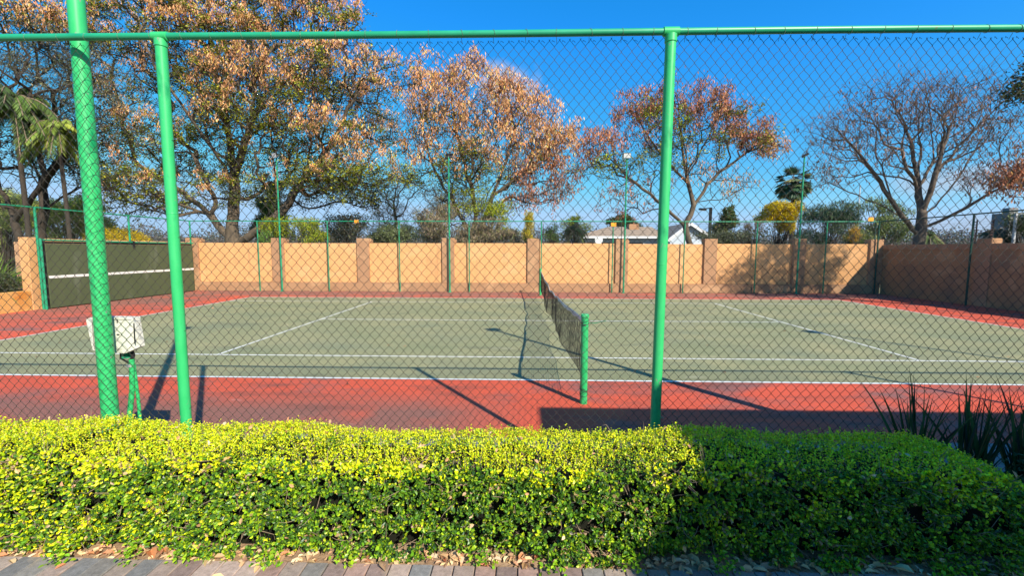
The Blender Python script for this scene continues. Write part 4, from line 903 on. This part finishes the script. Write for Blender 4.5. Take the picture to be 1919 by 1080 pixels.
# ------------------------------------------------------------------ shrubs, palms and other planting beyond the wall
LEAFKIND['pine'] = ('fine', DARKG, 'foliage')
def bush(name, label, cat, y, blobs, table, seed, n_m3=900, shape='leaf', size=(.07, .14), group=None, stem='bark_dark', bz=0., m='leaf', lump=.35, hollow=.45, world=None, clumps=9):
    """blobs: (u,v,ru,rv,rdepth)"""
    rng = np.random.default_rng(seed); k = pxm(y); b0 = at(blobs[0][0], 470, y) if blobs else np.array(world[0][:3]); b0[2] = bz
    t = empty(name, tuple(b0), label, cat, group); Cs = []
    wl = [(at(u, v, y), np.array([ru/k, rd, rv/k])) for (u, v, ru, rv, rd) in blobs]
    wl += [(np.array(q[:3]), np.array(q[3:])) for q in (world or [])]
    if lump > .2 and clumps:
        w2 = []
        for c, r in wl:
            for q in range(clumps): w2.append((c+rdir(1, rng)[0]*r*rng.uniform(.35, .85), r*rng.uniform(.28, .55)))
        wl = w2
    for c, r in wl:
        vol = 4.19*r.prod(); n = int(min(26000, max(200, vol*n_m3*2.0)))
        d = rdir(n, rng); rad = hollow+(1-hollow)*rng.random((n, 1))**.6
        ph = rng.uniform(0, 6, 3); bump = 1+lump*.5*(np.sin(d[:, 0:1]*5+ph[0])*np.sin(d[:, 2:3]*6+ph[1])+np.sin(d[:, 1:2]*9+d[:, 0:1]*8+ph[2])*.6)
        q = c+d*rad*bump*r; q += rng.normal(0, .06, q.shape)
        g = np.sin(q[:, 0]*6+ph[0])*np.sin(q[:, 2]*7+ph[1])*np.sin(q[:, 1]*6); q = q[rng.random(n) < .72+.6*g]
        Cs.append(q)
    C = np.concatenate(Cs); C = C[C[:, 2] > bz+.05]; n = len(C); cl = pick(rng, n, table)
    if shape == 'up': D = np.array([0, 0, 1.])+rng.normal(0, .35, (n, 3))
    elif shape == 'droop': D = np.array([0, 0, -1.])+rng.normal(0, .5, (n, 3))
    else: D = rng.normal(size=(n, 3))
    L_ = rng.uniform(size[0], size[1], n); W = L_*(.5 if shape == 'leaf' else .2)
    quads('foliage', C, D, rng.normal(size=(n, 3)), L_, W, cl, m, t)
    ns = 40; P1 = C[rng.choice(n, ns)]; P0 = np.repeat(b0[None], ns, 0)+rng.normal(0, .12, (ns, 3))*[1, 1, 0]; mid = P0*.45+P1*.55+rng.normal(0, .08, (ns, 3)); mid[:, :2] = P0[:, :2]*.65+P1[:, :2]*.35
    r0 = np.full(ns, .035); V1, F1 = frusta(P0, mid, r0, r0*.6, 6); V2, F2 = frusta(mid, P1, r0*.6, r0*.2, 5); np_mesh('stems', np.concatenate([V1, V2]), np.concatenate([F1, F2+len(V1)]), 4, stem, t)
    return t
def palm(name, label, y, u, v, R, seed, nf=26, cols=None, trunk=.16, leaflet=.4, group=None, fan=False, skirt=False):
    rng = np.random.default_rng(seed); top = at(u, v, y); base = np.array([top[0]+.1, top[1], 0]); t = empty(name, tuple(base), label, 'palm', group)
    MB().tube([tuple(base+(top-base)*f+np.array([.05*math.sin(f*4), 0, 0])) for f in np.linspace(0, 1, 10)], [trunk*(1.25-.35*f) for f in np.linspace(0, 1, 10)], 10).build('trunk', 'bark_dark', t, True)
    C = []; D = []; Ls = []; W = []; P0 = []; P1 = []; cc = []
    cols = cols or DARKG
    for i in range(nf):
        a = rng.uniform(0, 2*PI); el = rng.uniform(-.5 if not skirt else -1.3, 1.35); L_ = R*rng.uniform(.8, 1.1); h = np.array([math.cos(a), math.sin(a), 0.])
        pts = []
        for s in np.linspace(0, 1, 12 if not fan else 6):
            p = top+h*L_*math.cos(el)*s+np.array([0, 0, L_*(math.sin(el)*s-(.55+.35*math.cos(el))*s*s*(1 if not fan else .4))]); pts.append(p)
        pts = np.array(pts); P0.append(pts[:-1]); P1.append(pts[1:]); f = rng.uniform(.8, 1.25); col = pick(rng, 1, cols)[0]*f
        if not fan:
            for s in np.linspace(.08, 1, 76):
                x = s*(len(pts)-1); j = min(int(x), len(pts)-2); p = pts[j]+(pts[j+1]-pts[j])*(x-j); d = norm(pts[j+1]-pts[j]); sd = norm(np.cross(d, [0, 0, 1.]))
                for sg in (-1, 1): C.append(p); D.append(norm(sd*sg*.8+d*.6+np.array([0, 0, -.8-.5*rng.random()]))); Ls.append(leaflet*(1.05-s*.5)*rng.uniform(.8, 1.1)); W.append(leaflet*.05); cc.append(col)
        else:
            e = pts[-1]; d = norm(pts[-1]-pts[-2]); sd = norm(np.cross(d, [0, 0, 1.])); up = np.cross(sd, d)
            for q in np.linspace(-1.35, 1.35, 15): C.append(e); D.append(norm(d*math.cos(q)+sd*math.sin(q)+up*.1-np.array([0, 0, .25]))); Ls.append(leaflet*rng.uniform(.85, 1.05)); W.append(leaflet*.17); cc.append(col)
    P0, P1 = np.concatenate(P0), np.concatenate(P1); V, F = frusta(P0, P1, np.full(len(P0), .016), np.full(len(P0), .012), 4); np_mesh('frond_ribs', V, F, 4, 'twig', t)
    C, D, Ls, W, cc = map(np.array, (C, D, Ls, W, cc)); quads('fronds', C, D, rng.normal(size=C.shape)*.3+[0, 0, 1.], Ls, W, cc, 'leaf', t)
    return t
bush('domed_bush', 'clipped bright yellow domed bush above the practice board', 'bush', 17, [(215, 448, 52, 22, 1.0), (245, 450, 30, 14, .8)], YELLOW, 201, 2600, size=(.05, .09), lump=.08)
bush('olive_bush', 'tall olive bush at the far left edge behind the practice board', 'bush', 19, [(10, 400, 60, 50, 1.6), (-40, 430, 60, 60, 1.6)], [(2, (.28, .33, .09)), (2, (.36, .40, .12)), (1, (.16, .2, .07))], 202, 1100)
bush('olive_bush', 'pale olive bush between the two dark trunks on the left', 'bush', 20, [(125, 415, 70, 42, 1.6), (165, 400, 30, 30, 1.)], [(2, (.30, .36, .07)), (2, (.40, .43, .10)), (1, (.16, .22, .05))], 203, 1100)
bush('round_bush', 'yellow green bush with loose leaves right of the thick forked trunk', 'bush', 16.2, [(550, 430, 52, 30, .9), (515, 440, 35, 22, .8), (585, 445, 25, 16, .6)], LIME, 204, 1500, size=(.06, .12))
bush('round_bush', 'small light green bush at the foot of the forked trunk', 'bush', 15.4, [(500, 446, 18, 12, .5)], [(1, (.12, .24, .05)), (1, (.2, .32, .06))], 205, 2500, size=(.05, .1))
bush('conifer', 'dark green conifer standing in the fork of the big tree', 'conifer', 26, [(505, 420, 34, 40, 1.2), (505, 385, 26, 30, 1.), (505, 357, 13, 18, .6)], [(2, (.05, .10, .025)), (1, (.09, .15, .03)), (1, (.14, .18, .04))], 206, 1100, shape='up', size=(.12, .25))
bush('grey_shrub', 'grey green shrub above the wall, left of the white mast', 'shrub', 19, [(655, 430, 45, 30, 1.2), (620, 442, 30, 18, .9)], GREY, 207, 700)
bush('grey_shrub', 'dull green shrub above the wall, right of the white mast', 'shrub', 20, [(750, 432, 50, 28, 1.2), (710, 440, 30, 20, 1)], [(2, (.14, .18, .08)), (1, (.22, .25, .1))], 208, 700)
tree('eucalyptus', 'thin grey green tree between the biggest tree and the orange tree', 'tree', 24, [[(742, 460, 0), (742, 420, 0), (738, 380, 0), (745, 345, 0)]],
     [(735, 400, 38, 28, 1.4, 0, 60, 'gr', 30), (740, 350, 42, 30, 1.4, 0, 70, 'gr', 10), (700, 430, 40, 20, 1.2, 0, 30, 'gr', 20), (770, 345, 25, 20, 1, 0, 20, 'dry', 6)], 209, 'bark_pale', r0=.13, twl=.45)
bush('twiggy_shrub', 'brown twiggy shrub around the stems of the orange tree', 'shrub', 17, [(820, 420, 50, 36, 1.), (900, 432, 60, 24, 1.), (960, 440, 30, 14, .8)], [(2, (.24, .18, .12)), (2, (.32, .25, .15)), (1, (.18, .2, .07))], 210, 1300, shape='droop', size=(.1, .22))
bush('leafy_shrub', 'lime leaved shrub at the right of the orange tree stems', 'shrub', 17.3, [(905, 385, 52, 26, 1.), (930, 400, 30, 20, .8), (945, 436, 30, 14, .7)], LIME, 211, 420, size=(.07, .13))
bush('slim_conifer', 'narrow golden conifer left of the white house', 'conifer', 16, [(990, 446, 12, 16, .35), (991, 425, 10, 18, .3), (991, 408, 6, 12, .2)], [(2, (.5, .38, .02)), (1, (.32, .33, .03)), (1, (.6, .42, .02))], 212, 6000, shape='up', size=(.07, .13))
bush('round_bush', 'green bush left of the white house, beside the small palm', 'bush', 22, [(1035, 442, 16, 18, .8)], [(1, (.11, .2, .05)), (1, (.18, .27, .07))], 213, 900)
palm('small_palm', 'short feathery palm at the left end of the white house roof', 26, 1078, 428, 1.1, 214, 26, [(1, (.10, .16, .05)), (1, (.2, .24, .06))], .14, .45)
bush('round_tree', 'yellow green bush tree rising beside the left end of the house roof', 'bush', 27, [(1082, 430, 30, 20, 1.1), (1076, 414, 12, 12, .7)], LIME+[(3, (.06, .1, .03))], 215, 700)
bush('dark_tree', 'dark rounded tree top behind the house roof', 'tree', 62, [(1158, 416, 26, 14, 2.5), (1180, 424, 24, 12, 2)], DARKG, 216, 120, size=(.2, .4))
bush('conifer', 'green pointed conifer right of the street lamp', 'conifer', 30, [(1366, 436, 26, 24, 1.2), (1366, 412, 18, 22, .9), (1366, 395, 9, 10, .5)], [(2, (.04, .10, .04)), (2, (.10, .13, .03)), (1, (.22, .18, .05))], 217, 900, size=(.1, .2))
bush('rust_shrub', 'rusty thin shrub between the conifer and the yellow tree', 'shrub', 24, [(1405, 432, 24, 24, 1.)], [(2, (.38, .2, .1)), (1, (.25, .2, .05))], 218, 420, shape='droop', size=(.1, .2))
bush('dark_hedge', 'dark green shrubbery above the wall, right of the street lamp', 'shrub', 19, [(1400, 446, 90, 14, 1.), (1340, 450, 40, 12, .8)], [(1, (.07, .09, .04)), (1, (.11, .12, .06))], 219, 600)
bush('yellow_tree', 'bright yellow flowering tree in front of the tall palm', 'tree', 25, [(1455, 398, 36, 22, 1.2), (1478, 420, 26, 30, 1.1), (1432, 408, 18, 10, .8), (1490, 395, 14, 16, .8)], YELLOW, 220, 1300, size=(.08, .15))
palm('tall_palm', 'tall fan palm with a round shaggy crown beside the far floodlight pole', 40, 1488, 338, 1.15, 221, 80, [(2, (.06, .12, .06)), (1, (.12, .18, .08)), (.4, (.3, .27, .12))],   .24, 1.0, fan=True, skirt=True)
bush('feathery_tree', 'blue green feathery tree left of the bare tree', 'tree', 22, [(1545, 415, 45, 32, 1.4), (1585, 400, 40, 26, 1.3), (1520, 440, 30, 20, 1.)], [(2, (.12, .18, .09)), (2, (.2, .26, .12)), (1, (.06, .1, .06))], 222, 420, shape='droop', size=(.12, .25))
bush('feathery_tree', 'green feathery tree behind the trunk of the bare tree', 'tree', 23, [(1650, 405, 50, 34, 1.5), (1625, 435, 45, 20, 1.2), (1690, 430, 30, 24, 1.)], [(2, (.14, .2, .06)), (2, (.24, .28, .09)), (1, (.06, .1, .03))], 223, 420, shape='droop', size=(.12, .25))
bush('small_cone_bush', 'small orange cone shaped bush above the wall', 'bush', 16.5, [(1600, 446, 13, 10, .35), (1600, 434, 7, 9, .25)], [(1, (.6, .3, .03)), (1, (.5, .35, .04))], 224, 4000, shape='up', size=(.06, .1))
palm('small_palm', 'short palm right of the bare tree trunk', 20, 1740, 440, .9, 225, 20, [(1, (.2, .26, .08)), (1, (.12, .18, .06))], .12, .35)
palm('feather_palm', 'dark feathery palm above the shaded wall at the right', 19, 1868, 440, 1.15, 226, 34, [(1, (.03, .07, .04)), (1, (.05, .1, .05))], .15, .4)
bush('leafy_tree', 'green leafy tree at the right edge above the shaded wall', 'tree', 18, [(1925, 425, 28, 34, 1.)], [(1, (.06, .10, .03)), (1, (.12, .15, .04))], 227, 800)
palm('feather_palm', 'feathery palm with pale drooping fronds at the left edge', 12.3, 25, 190, 1.9, 228, 46, [(2, (.11, .18, .04)), (1, (.20, .27, .05)), (1, (.06, .1, .03))], .085, .62)
palm('feather_palm', 'feathery palm with bright drooping fronds left of the near floodlight pole', 12.6, 108, 240, 1.2, 229, 46, [(2, (.22, .30, .05)), (1, (.32, .36, .06)), (1, (.10, .16, .04))], .075, .5)
# planting inside the planter at the left edge
bush('clipped_bush', 'dark green bush in the planter at the left edge', 'bush', 6.4, [], [(2, (.045, .08, .025)), (1, (.08, .12, .035)), (1, (.14, .15, .06))], 230, 9000, size=(.04, .08), bz=.5, lump=.1, world=[(-17.15, 6.3, .88, .42, 1.0, .34), (-17.3, 4.6, .85, .45, 1.2, .32)])
blade_plant('strap_plant', (-17.75, 7.0, .5), 90, .9, 1.6, .035, .55, [(.22, .36, .04), (.30, .40, .05), (.14, .24, .03)], 'bright green strap leaved plant above the dark bush at the left edge', 'plant', None, 231, droop=.5)
# distant wooded skyline
def skyline():
    rng = np.random.default_rng(51)
    vs = []; fs = []; X = np.arange(-700, 700, 4.)
    for i, x in enumerate(X):
        h = 9+5*mnoise.noise(Vector((x*.006, 2, 0)))+1.6*mnoise.noise(Vector((x*.06, 5, 0)))+.8*abs(mnoise.noise(Vector((x*.3, 5, 0))))
        yy = 330+20*math.sin(x*.01)
        for (dy, z) in ((-60, -1), (-25, h*.55), (0, h), (60, h*.8), (130, -1)): vs.append((x, yy+dy+rng.normal(0, 1), z))
    for i in range(len(X)-1):
        for j in range(4): k = i*5+j; fs.append((k, k+1, k+6, k+5))
    tag(MB().add(vs, fs).build('wooded_hills', 'hill'), kind='structure')
    n = 110000; x = rng.uniform(-160, 130, n); y = rng.uniform(95, 130, n); cl = np.array([mnoise.noise(Vector((a*.11, b_*.1, 0))) for a, b_ in zip(x, y)]); z = rng.uniform(0, 1, n)*(6.2+5*cl)
    C = np.stack([x, y, z], 1)
    o = quads('distant_trees', C, rng.normal(size=(n, 3)), rng.normal(size=(n, 3)), rng.uniform(.3, .65, n), rng.uniform(.25, .5, n), pick(rng, n, [(2, (.13, .12, .10)), (1, (.17, .13, .12)), (1, (.10, .12, .08))]), 'leaf'); tag(o, kind='stuff'); o['label'] = 'low belt of far trees above the wall'; o['category'] = 'distant trees'
skyline()

# ------------------------------------------------------------------ house beyond the wall
def house():
    y = 36; k = pxm(y)
    def X(u, v): return at(u, v, y)
    a = X(1078, 443); b_ = X(1245, 443); ze = a[2]; zr = X(1150, 421)[2]; x0, x1 = a[0], b_[0]
    t = empty('house', (float(x0+4), y+3, 0), 'white walled house with a grey brown tiled hip roof behind the wall', 'house')
    MB().box(x0+.5, x1-.2, y+.5, y+8, 0, ze-.02).build('wall', 'housewall', t)
    r = MB(); r.add([(x0, y, ze), (x1, y, ze), (x1, y+8.5, ze), (x0, y+8.5, ze), (x0+4.0, y+4.2, zr), (x1, y+4.2, zr)], [(0, 1, 5, 4), (1, 2, 5), (2, 3, 4, 5), (3, 0, 4), (3, 2, 1, 0)])
    # tile courses as low ribs
    for i in range(1, 9):
        f = i/9; p = Vector((x0+4*f, y+4.2*f, ze+(zr-ze)*f+.02)); q = Vector((x1, y+4.2*f, ze+(zr-ze)*f+.02)); r.obb((p+q)/2, (q-p)/2, (0, .03, 0), (0, 0, .02))
    rf = r.build('roof', 'roof', t)
    c = X(1203, 427); MB().box(c[0]-.5, c[0]+.5, y+3, y+3.8, ze+.4, zr+.25).build('chimney', 'wall2', rf)
    MB().box(x0-.05, x1+.05, y-.12, y-.01, ze-.18, ze+.02).build('fascia', 'fascia', t)
    g0, g1, gp = X(1243, 449), X(1312, 447), X(1276, 423)
    MB().add([(g0[0], y-2, 0), (g1[0], y-2, 0), (g1[0], y-2, g1[2]), (gp[0], y-2, gp[2]), (g0[0], y-2, g0[2]), (g0[0], y+6, 0), (g1[0], y+6, 0), (g1[0], y+6, g1[2]), (gp[0], y+6, gp[2]), (g0[0], y+6, g0[2])],
             [(0, 1, 2, 3, 4), (9, 8, 7, 6, 5), (1, 0, 5, 6), (2, 1, 6, 7), (0, 4, 9, 5)]).build('gable_wall', 'housewall', t)
    for p, q in ((g0, gp), (gp, g1)):
        A, B = Vector((p[0], 0, p[2])), Vector((q[0], 0, q[2])); d = (B-A); n = Vector((-d.z, 0, d.x)).normalized()
        if n.z < 0: n = -n
        ov = d.normalized()*.35; a1 = A-(ov if p is g0 else Vector()); b1 = B+(ov if q is g1 else Vector())
        s = MB(); m_ = (a1+b1)/2+n*.09; s.obb((m_.x, y+2, m_.z), (b1-a1)/2, (0, 4.3, 0), n*.07); rr = s.build('gable_roof', 'roof', t)
        s = MB(); s.obb((m_.x, y-2.36, m_.z-.03), (b1-a1)/2, (0, .05, 0), n*.13); s.build('barge_board', 'fascia', rr)
    for (u, wd) in ((1108, .5), (1150, 1.2), (1190, 1.0)):
        p = X(u, 456); f = MB().box(p[0]-wd, p[0]+wd, y+.42, y+.49, ze-1.9, ze-.45).build('window', 'fascia', t); MB().box(p[0]-wd+.1, p[0]+wd-.1, y+.40, y+.415, ze-1.8, ze-.55).build('pane', 'glass', f)
    p = X(1121, 452); MB().tube([(p[0], y-.35, p[2]+.1), (p[0], y-.28, p[2]+.1)], .38, 20).build('satellite_dish', 'fascia', t)
house()
def mast(u, v0, y, r, label, m='mast', top=None):
    p = at(u, v0, y); t = empty('mast', (p[0], y, 0), label, 'mast')
    MB().tube([(p[0], y, 0), (p[0], y, p[2])], [r, r*.7], 8).build('pole', m, t, True)
    c = MB(); c.tube([(p[0], y, p[2]-.02), (p[0], y, p[2]+.12)], [r*1.1, r*.6], 8); c.build('cap', 'steel', t)
    return t
mast(710, 388, 24, .06, 'thin white mast among the grey shrubs')
mast(1612, 350, 24, .05, 'thin white mast left of the bare tree')
mast(1904, 404, 18, .085, 'pale thick mast at the right edge above the shaded wall')
mast(1018, 420, 30, .04, 'thin dark mast left of the white house', 'bark_dark')
def street_lamp():
    p = at(1332, 389, 21); x, y, z = p; t = empty('street_lamp', (x, y, 0), 'dark street lamp with a short arm right of the white house', 'street lamp')
    MB().box(x-.07, x+.07, y-.07, y+.07, 0, z).build('post', 'black', t)
    MB().obb((x-.25, y, z-.06), (.28, 0, .02), (0, .035, 0), (0, 0, .03)).build('arm', 'black', t)
    h = MB().obb((x-.5, y, z-.12), (.2, 0, -.03), (0, .12, 0), (.01, 0, .05)).build('lamp_head', 'black', t)
    MB().obb((x-.5, y, z-.18), (.15, 0, -.02), (0, .09, 0), (0, 0, .012)).build('lamp_glass', 'lens', h)
street_lamp()
def tower():
    p = at(1892, 400, 130); x, y, z = p; t = empty('tower_block', (x, y, 0), 'small grey far off tower block at the right edge', 'building')
    MB().box(x-2.6, x+2.6, y-2.5, y+2.5, 0, z).build('wall', 'concrete', t); MB().box(x-1.2, x+1.4, y-1, y+1, z, z+1.6).build('roof_room', 'concrete', t)
    for j in range(5): MB().box(x-2.3, x+2.3, y-2.56, y-2.5, z-1.3-j*2.2, z-.5-j*2.2).build('window', 'glass', t)
tower()
# electric strands on the back wall
def electric():
    t = empty('electric_fence', (6, 13.8, 2.3), 'electric fence strands and brackets on top of the back wall', 'electric fence')
    for j in range(8):
        z = 2.52+j*.095; MB().tube([(x, 13.8, z-.012*abs(math.sin((x+.2)/4*PI))) for x in np.arange(-.2, 15.5, .5)], .0035, 3).build('strand', 'wire_far', t)
    for x in (-.2, 3.85, 7.9, 11.9, 15.4):
        b = MB(); b.box(x-.012, x+.012, 13.8, 13.83, 2.45, 3.25); q = b.build('bracket', 'dark_paint', t)
        MB_ = MB()
        for j in range(8): MB_.tube([(x, 13.76, 2.52+j*.095), (x, 13.80, 2.52+j*.095)], .014, 6)
        MB_.build('insulators', 'insul', q)
    t = empty('electric_fence', (15.75, 7, 2.3), 'electric fence brackets with dark insulators on the shaded right wall', 'electric fence')
    for y in (9.75, 9.2, 5.0):
        q = MB().box(15.72, 15.75, y-.015, y+.015, 2.24, 3.1).build('bracket', 'black', t); MB_ = MB()
        for j in range(8): MB_.tube([(15.66, y, 2.35+j*.095), (15.73, y, 2.35+j*.095)], .02, 6)
        MB_.build('insulators', 'insul', q)
    for j in range(8): MB().tube([(15.68, -3, 2.35+j*.095), (15.68, 13.4, 2.35+j*.095)], .0025, 3).build('strand', 'wire_far', t)
electric()
def sign(u, v, y, label, s=.12):
    p = at(u, v, y); t = tag(MB().box(p[0]-s, p[0]+s, y-.006, y, p[2]-s*.7, p[2]+s*.7, .002).build('warning_sign', 'sign'), label, 'sign', 'orange warning signs on the back fence')
sign(1150, 421, 13.46, 'small blank orange sign on the back fence in front of the house')
sign(1632, 411, 13.46, 'small blank orange sign on the back fence near the bare tree', .12)
sign(668, 415, 13.46, 'small blank orange sign on the back fence by the grey shrub', .10)
# leaf drift and clods along the foot of the far wall
def drift():
    rng = np.random.default_rng(61); n = 1800
    x = rng.uniform(-16, 15, n); y = 13.58-np.abs(rng.normal(0, .12, n)); C = np.stack([x, y, np.full(n, .012)+rng.uniform(0, .02, n)], 1)
    D = rng.normal(size=(n, 3)); D[:, 2] *= .2
    x2 = rng.uniform(-11, 11, 90); y2 = rng.uniform(-1.8, 12, 90); C2 = np.stack([x2, y2, np.full(90, .014)], 1); D2 = rng.normal(size=(90, 3)); D2[:, 2] *= .15
    C = np.concatenate([C, C2]); D = np.concatenate([D, D2]); n = len(C)
    o = leaves('fallen_leaves', C, D, np.array([0, 0, 1.])+rng.normal(0, .3, (n, 3)), rng.uniform(.03, .075, n), pick(rng, n, [(2, (.4, .25, .14)), (1, (.25, .14, .08)), (.5, (.6, .5, .35))]), 'litter', None, wratio=.5)
    tag(o, kind='stuff'); o['label'] = 'dry leaves and litter along the foot of the back wall'; o['category'] = 'fallen leaves'
drift()
